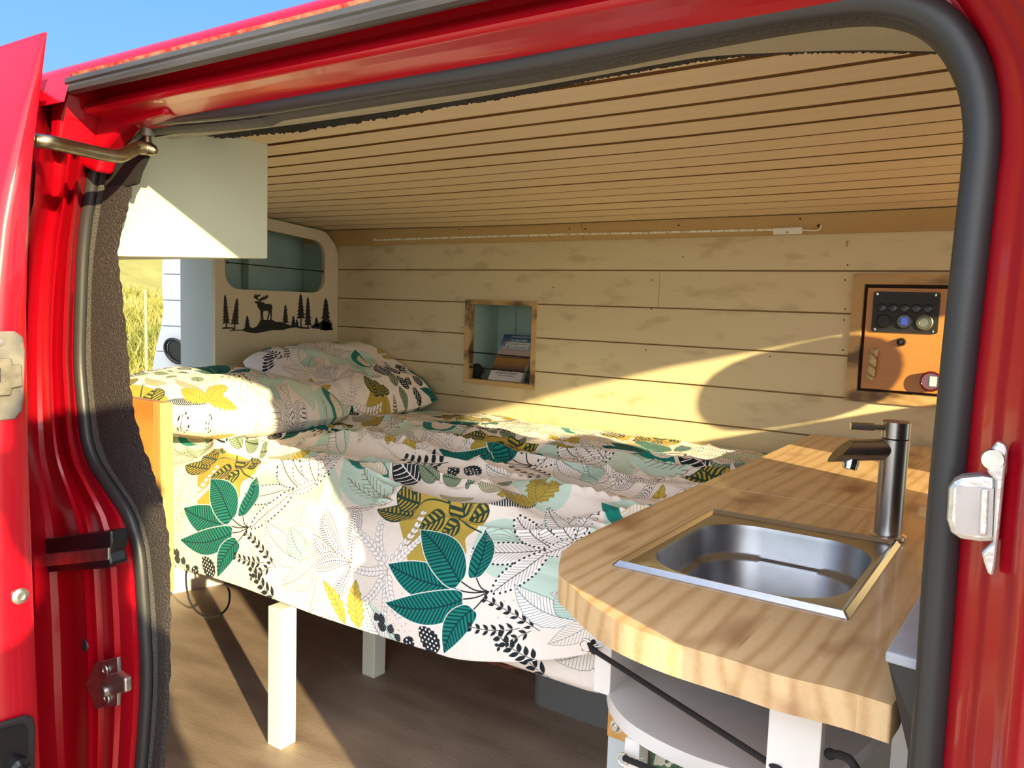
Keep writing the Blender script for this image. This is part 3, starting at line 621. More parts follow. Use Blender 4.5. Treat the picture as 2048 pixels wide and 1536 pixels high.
MB().lathe([(.022, 0), (.022, -.003), (.019, -.006), (.0185, -.004), (.013, -.005), (.012, -.0035), (0, -.0035)], (px0+Wp*.80, PYf, pz0+Hp*.27), (0, 1, 0), 32).build('socket', mat('socket_olive', (.20, .21, .15), .35, .6), sp)
for u, v in ((.06, .94), (.94, .94), (.06, .06), (.94, .06)):
    MB().lathe([(.0042, 0), (.004, -.0015), (.0016, -.002), (.0012, -.0008), (0, -.0008)], (px0+Wp*u, PYf, pz0+Hp*v), (0, 1, 0), 14).build('screw', 'bright_steel', sp)
x, y, z = at(1803, 684, Y=DY); MB().lathe([(.012, 0), (.012, -.004), (.010, -.012), (.006, -.013), (.005, -.009), (0, -.009)], (x, DY, z), (0, 1, 0), 22).build('push_button', 'black_gloss', cc)
A, B = Vector(at(1748, 700, Y=DY-.012)), Vector(at(1740, 759, Y=DY-.012)); rp = MB()
for s in range(3):
    pts = []
    for k in range(49):
        u = k/48; a = u*7.5+s*2*math.pi/3; c = A.lerp(B, u); c.y -= .010*math.sin(math.pi*u)**.5-.012*(1-math.sin(math.pi*u)**.3)
        pts.append((c.x+.0068*math.cos(a*2.4), c.y+.0068*math.sin(a*2.4), c.z))
    rp.tube(pts, .0054, 8)
rp.build('rope_handle', 'rope', cc)
x, y, z = at(1862, 763, Y=DY-.018)
g = MB().lathe([(.026, .018), (.028, -.002), (.024, -.004), (.0225, -.001), (0, -.001)], (x, y, z), (0, 1, 0), 30).build('indicator', 'red_lens', cc)
MB().box(x-.004, x+.014, y-.0035, y-.0012, z-.013, z+.014).build('rocker', 'white_plastic', g, .002)
# ------------------------------------------------------------------ cabinet at the head of the bed
MX = -2.57
hc = thing('headboard_cabinet', (MX, 2.14, 0), 'tall cream cabinet at the head of the bed with a rounded cut-out shelf opening', 'cabinet')
mm = Matrix(((0, 0, 1, MX-.009), (1, 0, 0, 0), (0, 1, 0, 0), (0, 0, 0, 1)))     # plane x=MX, right = +Y, up = Z
ol = [(1.8475, .0), (2.4585, .0), (2.4585, 1.190), (2.452, 1.218), (2.44, 1.240), (2.405, 1.272), (2.38, 1.288), (2.354, 1.292), (2.2, 1.304), (2.06, 1.315), (1.8475, 1.327)]
ho = []
for c, a0, (rx, rz) in (((2.322, 1.195), 90, (.062, .066)), ((1.945, 1.215), 0, (.06, .066)), ((1.95, 1.094), 0, (.065, .058)), ((2.322, 1.094), 0, (.062, .060))): pass
cs = [(2.322, 1.188, 0), (1.948, 1.216, 90), (1.952, 1.094, 180), (2.322, 1.094, 270)]
for cy, czz, a0 in cs:
    for k in range(9):
        t = math.radians(a0+90*k/8); ho.append((cy+.062*math.cos(t), czz+.062*math.sin(t)))
plate(ol, [ho], .018, mm, 'face_panel', 'cream_paint', hc)
MB().box(MX-.215, MX-.018, 1.848, 1.864, 0, 1.335).build('side_panel', 'grey_blue_paint', hc, .001)
i = MB(); i.box(MX-.215, MX-.207, 1.864, 2.455, 0, 1.325); i.box(MX-.20, MX-.018, 1.865, 2.455, 1.018, 1.030); i.box(MX-.2, MX-.018, 2.445, 2.455, 1.03, 1.31); i.box(MX-.2, MX-.018, 1.865, 1.87, 1.03, 1.31)
i.box(MX-.2, MX-.16, 2.12, 2.18, 1.03, 1.31)
i.build('lining', 'mint_paint', hc)
A, B = at(455, 525, X=MX+.004), at(645, 543, X=MX+.004); c = MB(); c.tube([A, B], .0022, 8); c.sphere(A, .005, 10, 6); c.sphere(B, .005, 10, 6); c.build('cord', 'black_cord', hc)
# cut-metal forest scene screwed to the cabinet face
art = MB()
def apx(x, y):     # pixel of the enlarged crop (7.877x from 430,570)
    p = at(430+x/7.877, 570+y/7.877, X=MX+.002); return (p[1], p[2])
def spruce(x, yt, yb, hw, n=7, lean=0, trunk=None):
    pts = []; h = yb-yt
    for k in range(n):
        a = (k+1)/n; w_ = hw*(.25+.75*a)*(1 if k % 2 else .86)
        pts.append((x+lean*a+w_, yt+h*a+h*.02)); pts.append((x+lean*a+w_*.55, yt+h*(a+.012)))
    L = [(x, yt)]+pts; pts2 = []
    for k in reversed(range(n)):
        a = (k+1)/n; w_ = hw*(.25+.75*a)*(.9 if k % 2 else 1)
        pts2.append((x+lean*a-w_*.5, yt+h*(a+.012))); pts2.append((x+lean*a-w_, yt+h*a+h*.03))
    loops = [L+pts2]
    if trunk: loops.append([(x+lean-6, yb-8), (x+lean+6, yb-8), (x+lean+8, trunk), (x+lean-8, trunk)])
    return loops
loops = spruce(160, 150, 600, 62, 9, 20, 690)+spruce(352, 208, 610, 72, 8, -40, 690)+spruce(510, 478, 665, 50, 4)+spruce(1112, 310, 590, 54, 6, 0, 625)+spruce(1238, 484, 650, 45, 4)+spruce(1292, 540, 655, 36, 3)
loops += spruce(1352, 132, 520, 72, 7, 4, 665)+spruce(1464, 184, 625, 62, 8, 4, 680)+spruce(1600, 505, 650, 48, 4)+spruce(1748, 205, 700, 104, 8)
loops += [[(105, 680), (150, 664), (290, 668), (320, 702), (430, 706), (490, 668), (560, 668), (600, 680), (660, 655), (705, 590), (720, 548), (900, 550), (960, 582), (1030, 580), (1080, 598), (1200, 640), (1330, 655), (1490, 672), (1500, 692), (1400, 690), (1270, 668), (1160, 680), (1080, 708), (900, 712), (760, 740), (640, 762), (540, 750), (440, 722), (300, 718), (230, 730), (240, 714), (285, 706), (270, 686), (130, 692)],
          [(1500, 656), (1600, 610), (1700, 570), (1850, 600), (1840, 660), (1862, 704), (1730, 720), (1660, 692), (1540, 684)]]
moose = [(628, 262), (660, 254), (690, 258), (705, 240), (720, 246), (722, 262), (760, 270), (792, 298), (860, 298), (895, 315), (905, 350), (893, 400), (898, 430), (894, 490), (888, 520), (896, 552), (874, 552), (880, 500), (876, 440), (862, 410), (866, 440), (850, 500), (838, 530), (838, 552), (824, 552), (830, 510), (846, 450), (838, 405), (800, 410), (766, 404), (756, 440), (758, 500), (766, 552), (746, 552), (742, 470), (736, 500), (734, 552), (720, 552), (724, 470), (716, 400), (690, 370), (672, 340), (672, 300), (650, 288), (632, 280)]
ant = [[(700, 246), (664, 232), (624, 205), (606, 176), (622, 186), (616, 156), (634, 180), (632, 138), (648, 172), (662, 140), (664, 172), (690, 152), (722, 150), (706, 176), (676, 190), (668, 208), (690, 226), (712, 240)],
       [(712, 244), (706, 215), (718, 226), (724, 195), (734, 222), (746, 188), (752, 216), (770, 176), (776, 206), (800, 160), (806, 182), (838, 156), (842, 180), (820, 208), (790, 230), (750, 240), (722, 252)]]
loops += [moose]+ant
bmA = bmesh.new()
for lp in loops:
    P = [apx(*p) for p in lp]
    cu = bpy.data.curves.new('c', 'CURVE'); cu.dimensions = '2D'; cu.fill_mode = 'BOTH'; cu.extrude = .0012
    s_ = cu.splines.new('POLY'); s_.points.add(len(P)-1); s_.use_cyclic_u = True
    for a, b in zip(s_.points, P): a.co = (b[0], b[1], 0, 1)
    t_ = bpy.data.objects.new('t', cu); COL.objects.link(t_); dg = bpy.context.evaluated_depsgraph_get(); dg.update()
    me = bpy.data.meshes.new_from_object(t_.evaluated_get(dg)); bpy.data.objects.remove(t_); bpy.data.curves.remove(cu)
    bmA.from_mesh(me); bpy.data.meshes.remove(me)
me = bpy.data.meshes.new('forest_wall_art'); bmA.to_mesh(me); bmA.free(); me.transform(Matrix(((0, 0, 1, MX+.0016), (1, 0, 0, 0), (0, 1, 0, 0), (0, 0, 0, 1)))); me.materials.append(MATS['black_matt'])
ao = bpy.data.objects.new('forest_wall_art', me); COL.objects.link(ao); tag(ao, 'black cut-out silhouette of a moose among spruce trees on the cream cabinet', 'wall art')
# ------------------------------------------------------------------ overhead cupboard behind the door pillar
oc = thing('overhead_cupboard', (-1.28, .89, 1.07), 'pale mint overhead cupboard hanging from the ceiling behind the side door, half in sun', 'cupboard')
e = MB(); x0 = -1.28
ev = [at(538, 290, X=x0), at(535, 517, X=x0), at(228, 512, X=x0)]
yA, yB, zB0, zB1 = .736, ev[1][1], ev[2][2], ev[1][2]
e.prism([(x0, yA, 1.297), (x0, yB, 1.296), (x0, yB, zB1), (x0, yA, zB0)], (-.016, 0, 0)); e.build('end_panel', 'pale_mint', oc, .0015)
c = MB(); c.prism([(x0-.016, yA+.002, zB0+.012), (x0-.016, yB-.002, zB1+.012), (x0-.016, yB-.002, zB1), (x0-.016, yA+.002, zB0)], (-1.2, 0, 0)); c.build('bottom_panel', 'pale_mint', oc)
c = MB(); c.box(x0-1.216, x0-.016, yB-.016, yB-.001, zB1+.012, 1.296); c.build('front_panel', 'pale_mint', oc)
# ------------------------------------------------------------------ bed
bf = thing('bed', (-1.5, 1.8, 0), 'slatted wooden bed on pale green square legs with an orange pine board at its front', 'bed')
for (x, y) in ((-1.372, 1.158), (-1.449, 1.535), (-.72, 2.35)):
    MB().box(x-.022, x+.022, y-.022, y+.022, 0, .322).build('leg', 'leg_paint', bf, .002)
MB().box(-2.45, -.62, 1.30, 1.33, .29, .322).build('side_rail', 'leg_paint', bf); MB().box(-2.45, -.62, 2.38, 2.41, .29, .322).build('side_rail', 'leg_paint', bf)
sl = MB()
for k in range(14): sl.box(-2.46+.135*k, -2.39+.135*k, 1.23, 2.44, .3222, .334)
sl.build('slats', 'board_pine', bf)
bq = [at(*p, Y=1.12) for p in ((346, 812), (346, 1192))]
xb = bq[0][0]; bd = MB(); bd.box(-2.35, xb-.0335, 1.09, 1.118, .26, .748); bd.build('side_board', 'board_pine', bf, .003)
MB().box(xb-.033, xb, 1.088, 1.120, .285, .748).build('board_end', 'board_edge', bf, .002)
# mattress
def rounded_slab(x0, x1, y0, y1, z0, z1, r, nx=60, ny=40):
    pr = []
    for cy, cz_, a0 in ((y0+r, z0+r, 180), (y0+r, z1-r, 90), (y1-r, z1-r, 0), (y1-r, z0+r, -90)):
        for k in range(7):
            t = math.radians(a0+(-90)*k/6) if False else math.radians({180: 270-90*k/6, 90: 180-90*k/6, 0: 90-90*k/6, -90: 0-90*k/6}[a0]); pr.append((cy+r*math.cos(t), cz_+r*math.sin(t)))
    s = 0; S = [0]
    for a, b in zip(pr, pr[1:]): s += math.hypot(b[0]-a[0], b[1]-a[1]); S.append(s)
    xs = [x0, x0+.006, x0+.02]+list(np.linspace(x0+.04, x1-.04, nx))+[x1-.02, x1-.006, x1]
    V = []; U = []
    for x in xs:
        e = min(x-x0, x1-x); k = 1 if e > .03 else (1-.02*(1-e/.03)**2/.1)
        for (y, z), q in zip(pr, S): V.append((x, y0+.04+(y-y0-.04)*k if False else y, (z-(z0+z1)/2)*k+(z0+z1)/2)); U.append((x, q-.02))
    n = len(pr); F = [(i*n+j, i*n+(j+1) % n, (i+1)*n+(j+1) % n, (i+1)*n+j) for i in range(len(xs)-1) for j in range(n)]
    F += [tuple(range(n-1, -1, -1)), tuple((len(xs)-1)*n+j for j in range(n))]
    return V, F, U
V, F, U = rounded_slab(-2.52, -.585, 1.186, 2.45, .3345, .50, .022)
mb = MB().add(V, F, 0, True); mt = mb.build('mattress', 'linen_print'); set_uv(mt, U)
tag(mt, 'mattress in leaf-print fitted sheet, its front edge hanging below the cover near the worktop', 'mattress')
# duvet
NX, NS = 420, 330
S_END = _bs[-1]
Xv = np.linspace(-2.50, -.582, NX); Sv = np.concatenate([np.linspace(0, .34, 150, endpoint=False), np.linspace(.34, S_END-.012, NS-150)])
XX, SS = np.meshgrid(Xv, Sv)
YY, ZZ = bed_s2yz(SS)
ty = np.gradient(_bp[:, 0], _bs); tz = np.gradient(_bp[:, 1], _bs)
TY, TZ = np.interp(SS, _bs, ty), np.interp(SS, _bs, tz); nl = np.hypot(TY, TZ); NY, NZ = -TZ/nl, TY/nl
top = np.clip((SS-.2)/.12, 0, 1)*np.clip((S_END-SS)/.10, 0, 1)
# soft quilted billows, long creases running along the van and fine gathers
wx = XX+.06*vnoise(XX*3, SS*3, 5); ws = SS+.05*vnoise(XX*2.2, SS*3, 9)
bil = (vnoise(wx*4.2, ws*6.5, 1)-.5)*.030+(vnoise(wx*9+3, ws*13, 2)-.5)*.012
rd = 1-abs(2*vnoise(wx*3.0+.35*ws*8, ws*10.5, 3)-1); crease = (rd**4)*.036
rd2 = 1-abs(2*vnoise(wx*6+ws*9, ws*16-wx*3, 4)-1); crease += (rd2**5)*.014
H = top*(bil+crease*(1-.7*np.clip((SS-.75)/.4, 0, 1))+.014*(vnoise(XX*2.2+4, SS*3.3, 12)-.5))
drape = (1-np.clip((SS-.16)/.12, 0, 1))
H += drape*((vnoise(XX*7, SS*3, 6)-.5)*.010+(vnoise(XX*16, SS*5, 7)-.5)*.004)*np.clip(SS/.05+.4, 0, 1)
# hem: lifts towards the worktop and sags slightly between the legs
hem = .105*np.clip((XX+.90)/.32, 0, 1)**1.5-.004*np.sin(XX*9)-.006*np.clip((-1.35-XX)/.4, 0, 1)
fade = np.clip(1-SS/.2, 0, 1)
YY = YY+NY*H; ZZ = ZZ+NZ*H+hem*fade
far = np.clip((SS-(S_END-.1))/.09, 0, 1); ZZ -= .02*far**2*0
P = np.stack([XX, YY, ZZ], -1).reshape(-1, 3)
idx = np.arange(NX*NS).reshape(NS, NX)
Fq = np.stack([idx[:-1, :-1], idx[:-1, 1:], idx[1:, 1:], idx[1:, :-1]], -1).reshape(-1, 4)
db = MB(); db.v = P.tolist(); db.f = Fq.tolist(); db.m = [0]*len(Fq); db.sm = [True]*len(Fq)
dv_ = db.build('duvet', 'linen_print', recalc=False); set_uv(dv_, np.stack([XX, SS], -1).reshape(-1, 2))
so = dv_.modifiers.new('cloth', 'SOLIDIFY'); so.thickness = .006; so.offset = -1
tag(dv_, 'white duvet cover printed with teal, mustard and black leaves, spread over the bed', 'duvet')
# pillows
def pillow(name, c, L, W, H, rot, label, uvo, seed):
    n = 46; V = []; U = []
    for side in (1, -1):
        for i in range(n+1):
            for j in range(n+1):
                u, v = 2*i/n-1, 2*j/n-1
                pin = 1-.075*(u*u)*(1-abs(v)**3)*0; x = u*W/2*(1-.09*(1-v*v)*abs(u)**2*-.6); y = v*L/2*(1-.05*(1-u*u)*abs(v)**2*-.6)
                x *= 1-.10*(v*v)**2*abs(u); y *= 1-.06*(u*u)**2*abs(v)
                h = H*((1-abs(u)**3.2)*(1-abs(v)**3.2))**.5
                wr = (vnoise(np.array(u*3+seed), np.array(v*3), 3)-.5)*.03+(vnoise(np.array(u*8+seed), np.array(v*7), 4)-.5)*.010
                z = side*h*(.62 if side > 0 else .38)+(wr*(1-max(abs(u), abs(v))**6) if side > 0 else 0)
                V.append((x, y, float(z))); U.append((x*1.02+uvo[0], y*1.02+h*.1*np.sign(v)+uvo[1]))
    F = []; m = (n+1)**2
    for s in (0, 1):
        for i in range(n):
            for j in range(n):
                q = (s*m+i*(n+1)+j, s*m+(i+1)*(n+1)+j, s*m+(i+1)*(n+1)+j+1, s*m+i*(n+1)+j+1); F.append(q if s == 0 else q[::-1])
    M = Matrix.Translation(c) @ rot.to_4x4(); V = [M @ Vector(p) for p in V]
    b = MB().add(V, F, 0, True); o = b.build(name, 'linen_print', recalc=False); set_uv(o, U)
    tag(o, label, 'pillow', 'pillows at the head of the bed'); return o
from mathutils import Euler
pillow('pillow', (-2.05, 1.50, .670), .66, .50, .175, Euler((math.radians(-3), math.radians(4), math.radians(4))).to_matrix(), 'sunlit pillow nearer the side door, behind the orange pine board', (.32, .62), 1.3)
pillow('pillow', (-2.21, 2.145, .700), .60, .52, .145, Euler((math.radians(3), math.radians(20), math.radians(-6))).to_matrix(), 'shaded pillow in the corner between cream cabinet and board wall', (.05, .30), 4.1)
# ------------------------------------------------------------------ things under the bed
bp_ = at(985, 1336, Z=0); bc_ = Vector((bp_[0], bp_[1]+.12, 0))
bs_ = thing('wicker_basket', bc_, 'round reddish wicker basket on the floor under the bed', 'basket')
b = MB()
for k in range(9):
    r = .105+.010*math.sin(k*.5); z = .008+.0145*k; b.tube([(bc_.x+r*math.cos(t)+.003*math.sin(t*14+k*math.pi)*math.cos(t), bc_.y+r*math.sin(t)+.003*math.sin(t*14+k*math.pi)*math.sin(t), z) for t in np.linspace(0, 2*math.pi, 72, endpoint=False)], .0078, 7, closed=True)
b.build('weave', 'wicker', bs_); MB().lathe([(0, .001), (.10, .001), (.10, .009), (0, .009)], bc_, (0, 0, 1), 28).build('base', 'wicker', bs_)
g0 = at(1060, 1405, Z=0); g1 = at(1212, 1455, Z=0)
gb = thing('storage_crate', (g0[0], g0[1], 0), 'dark grey plastic crate on the floor under the bed by the worktop', 'crate')
o = plate(rrect(g0[0], -.60, g0[1], g0[1]+.40, .03), [], .24, Matrix.Translation((0, 0, .1201)), 'body', 'grey_plastic', gb)
plate(rrect(g0[0]-.008, -.592, g0[1]-.008, g0[1]+.408, .035), [], .02, Matrix.Translation((0, 0, .2502)), 'lid', 'grey_plastic', gb)
bb = MB(); A = at(349, 1187, Z=0); B = at(434, 1170, Z=0)
bb.prism([(A[0]-.25, A[1]-.30, 0), (A[0], A[1], 0), (B[0], B[1], 0), (-2.10, 2.36, 0), (-2.5, 2.36, 0), (-2.5, A[1]-.3, 0)], (0, 0, .26))
tag(bb.build('storage_box', 'white_paint'), 'low white boxed-in base standing on the floor under the head of the bed', 'box')
cp = [(378, 1125), (372, 1150), (374, 1180), (381, 1205), (395, 1224), (415, 1234), (440, 1229), (456, 1212), (459, 1185), (450, 1166)]
pts = [at(p[0], p[1], Y=1.36+.03*k/9) for k, p in enumerate(cp)]
tag(MB().tube([Vector(q) for q in smooth_path(pts, 6)], .003, 8).build('cable', 'black_cord'), 'thin black cable hanging in a loop below the bed beside the orange board', 'cable')
# ------------------------------------------------------------------ worktop
ZT, TH_ = .657, .036
front = [(1117, 1144), (1139, 1168), (1178, 1204), (1229, 1238), (1295, 1267), (1364, 1291), (1475, 1324), (1557, 1350), (1686, 1381), (1784, 1411)]
fp = [at(*p, Z=ZT)[:2] for p in front]
YS = 1.537
poly = [(-.566, YS-.001), (-.567, 1.20), (-.566, 1.09), (-.562, 1.02), (-.552, .965)]+fp+[(-.089, .80), (-.089, YS-.001)]
poly = poly[:5]+[tuple(q) for q in smooth_path([poly[4]]+fp, 4)][2:]+poly[-2:]
SX0, SX1, SY0, SY1 = -.4675, -.166, .953, 1.330
hole = rrect(SX0+.018, SX1-.018, SY0+.018, SY1-.03, .05)
wt = thing('worktop', (-.33, 1.1, ZT), 'thick pine worktop with a rounded front corner and a sink set into it', 'worktop')
o = plate(poly, [hole], TH_, Matrix.Translation((0, 0, ZT-TH_/2)), 'board', 'counter_pine', wt)
md = o.modifiers.new('b', 'BEVEL'); md.width = .003; md.segments = 2; md.limit_method = 'ANGLE'
w2 = MB(); yq = 2.30
w2.box(-.566, .05, YS+.0025, yq, ZT-.022, ZT-.0005)
wl = thing('worktop_flap', (-.33, 1.9, ZT), 'pine worktop flap behind the sink, reaching towards the board wall', 'worktop')
w2.build('board', 'counter_pine', wl, .0015)
MB().box(-.565, -.09, YS-.0008, YS+.0024, ZT-.020, ZT+.0002).build('seam_strip', mat('seam_pale', (.80, .66, .50), .6), wl)
w3 = MB().box(-.566, .05, yq+.002, 2.445, ZT-.022, ZT-.0005); wr_ = thing('back_shelf', (-.33, 2.37, ZT), 'narrow pine strip of worktop along the foot of the board wall', 'worktop'); w3.build('board', 'counter_pine', wr_, .0015)
MB().box(-.50, .05, 2.40, 2.445, .30, ZT-.022).build('batten', 'white_paint', wr_)
MB().box(-.535, -.50, 1.56, 2.39, .001, ZT-.0225).build('support_panel', 'white_paint', wl)
# ------------------------------------------------------------------ sink
sk = thing('sink', ((SX0+SX1)/2, (SY0+SY1)/2, ZT), 'small stainless steel sink with a rounded bowl in the pine worktop', 'sink')
def se(cx, cy, a, b, z, n=3.4, N=64): 
    out = []
    for k in range(N):
        t = 2*math.pi*k/N; c, s = math.cos(t), math.sin(t)
        out.append((cx+a*abs(c)**(2/n)*(1 if c >= 0 else -1), cy+b*abs(s)**(2/n)*(1 if s >= 0 else -1), z))
    return out
def rr(x0, x1, y0, y1, r, z): return [(p[0], p[1], z) for p in rrect(x0, x1, y0, y1, r, 15)]
bx0, bx1, by0, by1 = -.4445, -.188, .985, 1.285
e = .0045
rings = [rr(SX0, SX1, SY0, SY1, .003, ZT+.0004), rr(SX0, SX1, SY0, SY1, .003, ZT+.0016), rr(SX0+.0055, SX1-.0055, SY0+.0052, SY1-.0055, .003, ZT+.0082), rr(SX0+.0080, SX1-.0080, SY0+.0078, SY1-.0080, .004, ZT+.0080), rr(SX0+.0125, SX1-.0125, SY0+.013, SY1-.0125, .004, ZT+.0024),
         rr(bx0-.006, bx1+.006, by0-.006, by1+.006, .086, ZT+.0014), rr(bx0-.002, bx1+.002, by0-.002, by1+.002, .084, ZT+.0005)]
MB().loft(rings, 0, True).build('rim', 'steel', sk)
br = [rr(bx0-.002, bx1+.002, by0-.002, by1+.002, .084, ZT+.0005), rr(bx0, bx1, by0, by1, .082, ZT-.006), rr(bx0+.003, bx1-.003, by0+.003, by1-.003, .080, ZT-.042), rr(bx0+.006, bx1-.006, by0+.006, by1-.006, .078, ZT-.047), rr(bx0+.014, bx1-.014, by0+.014, by1-.014, .072, ZT-.050), rr(bx0+.017, bx1-.017, by0+.017, by1-.017, .07, ZT-.055),
      rr(bx0+.021, bx1-.021, by0+.021, by1-.021, .07, ZT-.105), rr(bx0+.027, bx1-.027, by0+.027, by1-.027, .068, ZT-.117), rr(bx0+.040, bx1-.040, by0+.040, by1-.040, .058, ZT-.125), rr(bx0+.075, bx1-.075, by0+.085, by1-.085, .05, ZT-.128)]
bo = MB().loft(br, 0, True, cap1=True).build('bowl', 'bowl_steel', sk)
cx, cy = (bx0+bx1)/2, (by0+by1)/2
MB().lathe([(.028, .0005), (.027, .0025), (.02, .001), (.0, .001)], (cx, cy, ZT-.128), (0, 0, 1), 28).build('drain', 'bright_steel', bo)
# ------------------------------------------------------------------ mixer tap
tb = at(1778, 1080, Z=ZT+.002); TX, TY_ = tb[0]-.004, tb[1]+.010
tp_ = thing('mixer_tap', (TX, TY_, ZT), 'tall brushed steel mixer tap at the back corner of the sink', 'tap')
r = .0205; ztop = at(1788, 842, Y=TY_)[2]; zcap = at(1788, 876, Y=TY_)[2]; z0 = ZT+.0046
MB().lathe([(r+.0065, 0), (r+.0065, .004), (r+.003, .0055), (r, .006)], (TX, TY_, z0), (0, 0, 1), 40).build('base_ring', 'bright_steel', tp_)
MB().lathe([(r, .005), (r, zcap-z0-.0015), (r-.0015, zcap-z0-.001)], (TX, TY_, z0), (0, 0, 1), 48).build('body', 'brushed_steel', tp_)
cap = MB().lathe([(r-.0015, 0), (r, .0008), (r, ztop-zcap-.001), (r-.0012, ztop-zcap), (0, ztop-zcap)], (TX, TY_, zcap), (0, 0, 1), 48).build('cap', 'brushed_steel', tp_)
zl = at(1740, 848, Y=TY_)[2]
A = Vector((TX-.014, TY_-.012, zl-.002)); dr = Vector((-.92, -.38, .0)).normalized(); lv = MB(); lv.tube([A, A+dr*.016], .0042, 14); lv.tube([A+dr*.016, A+dr*.050], .0060, 16); lv.build('lever', 'brushed_steel', cap)
# spout: a tube cut off at a slant over the bowl
S0 = Vector((TX, TY_, at(1790, 898, Y=TY_)[2])); tip = Vector(at(1680, 902, Y=TY_-.045)); sd = (tip-S0).normalized(); L = (tip-S0).length; rs = .0165
u = sd.cross(Vector((0, 0, 1))).normalized(); v = u.cross(sd); rings = []
for q, cut in ((0, 0), (L*.5, 0), (L, 1)):
    rings.append([S0+sd*(q+(math.sin(2*math.pi*k/36)*rs*1.1 if cut else 0)*-1)+u*rs*math.cos(2*math.pi*k/36)+v*rs*math.sin(2*math.pi*k/36)*1.0 for k in range(36)])
MB().loft(rings, 0, True, cap1=True).build('spout', 'brushed_steel', tp_)
ac = S0+sd*(L-.018)-v*(rs-.004); ax_ = (-v*.9+sd*.22).normalized()
MB().lathe([(.0125, 0), (.0125, .010), (.0115, .0105), (.0115, .015), (.010, .0165), (0, .0155)], ac, ax_, 26).build('aerator', 'bright_steel', tp_)
# ------------------------------------------------------------------ cabinet below the worktop
kc = thing('kitchen_cabinet', (-.33, 1.1, 0), 'white open kitchen cabinet with a curved shelf under the pine worktop', 'cabinet')
ZU = ZT-TH_-.0005
p0 = at(1200, 1330, Z=.55)
pq = [at(*p, Y=.985) for p in ((1190, 1300), (1213, 1300), (1196, 1385), (1213, 1385))]
lx = pq[0][0]; MB().box(lx, lx+.026, .985, 1.52, pq[2][2], ZU).build('side_panel', 'white_paint', kc, .001)
MB().box(-.52, -.10, 1.36, 1.376, .001, ZU).build('back_panel', 'white_paint', kc)
fq = [at(*p, Y=.800) for p in ((1540, 1400), (1646, 1430), (1540, 1536), (1660, 1436))]
MB().box(fq[0][0], fq[1][0], .800, .820, .0, ZU).build('front_post', 'white_paint', kc, .001)
ZS = .462
se_ = [at(*p, Z=ZS)[:2] for p in ((1214, 1371), (1222, 1400), (1250, 1437), (1300, 1471), (1370, 1505), (1450, 1533), (1540, 1556), (1640, 1580))]
sh = [(lx+.0262, 1.355)]+[tuple(q) for q in smooth_path(se_, 4)]+[(-.10, .83), (-.10, 1.355)]
sh = [p for p in sh if p[1] > .835 or p[0] < fq[0][0]]
plate(sh, [], .020, Matrix.Translation((0, 0, ZS-.010)), 'shelf', 'white_paint', kc)
uq = [at(*p, Y=.93) for p in ((1254, 1455), (1284, 1455))]
MB().box(uq[0][0], uq[1][0], .925, .955, .0, ZS-.0205).build('corner_post', 'white_paint', kc, .001)
MB().box(-.12, -.10, 1.02, 1.355, .0, ZU).build('side_panel', 'white_paint', kc)
m, nt, b_ = _nt('flower_cloth'); b_.inputs['Roughness'].default_value = .9
tc = node(nt, 'ShaderNodeTexCoord'); vo = node(nt, 'ShaderNodeTexVoronoi'); vo.inputs['Scale'].default_value = 17; nt.links.new(tc.outputs['Object'], vo.inputs['Vector'])
nz = node(nt, 'ShaderNodeTexNoise'); nz.inputs['Scale'].default_value = 42; nz.inputs['Detail'].default_value = 2; nt.links.new(tc.outputs['Object'], nz.inputs['Vector'])
cr = node(nt, 'ShaderNodeValToRGB'); cr.color_ramp.interpolation = 'CONSTANT'; e = cr.color_ramp.elements; e[0].color = (.62, .58, .50, 1); e[1].position = .47; e[1].color = (.08, .16, .08, 1)
q = e.new(.56); q.color = (.04, .07, .05, 1); q = e.new(.64); q.color = (.45, .45, .36, 1)
nt.links.new(nz.outputs['Fac'], cr.inputs['Fac'])
r2 = node(nt, 'ShaderNodeValToRGB'); r2.color_ramp.interpolation = 'CONSTANT'; r2.color_ramp.elements[0].color = (1, 1, 1, 1); r2.color_ramp.elements[1].position = .30; r2.color_ramp.elements[1].color = (0, 0, 0, 1); nt.links.new(vo.outputs['Distance'], r2.inputs['Fac'])
sp2 = node(nt, 'ShaderNodeSeparateColor'); nt.links.new(vo.outputs['Color'], sp2.inputs[0]); gt = node(nt, 'ShaderNodeMath', operation='GREATER_THAN'); gt.inputs[1].default_value = .45; nt.links.new(sp2.outputs[0], gt.inputs[0])
ml = node(nt, 'ShaderNodeMath', operation='MULTIPLY'); nt.links.new(gt.outputs[0], ml.inputs[0]); nt.links.new(r2.outputs['Color'], ml.inputs[1])
mx = node(nt, 'ShaderNodeMix', data_type='RGBA'); nt.links.new(ml.outputs[0], mx.inputs[0]); nt.links.new(cr.outputs['Color'], mx.inputs[6]); mx.inputs[7].default_value = (.55, .05, .06, 1); nt.links.new(mx.outputs[2], b_.inputs['Base Color'])
ct = MB(); xs = np.linspace(uq[1][0]+.002, -.125, 80)
ct.grid([[(x, .965+.012*math.sin(x*95)+.004*math.sin(x*37), z) for x in xs] for z in (.004, .2, .438)], 0, True)
tag(ct.build('curtain', 'flower_cloth'), 'red-flowered dark curtain hanging under the curved white shelf', 'curtain')
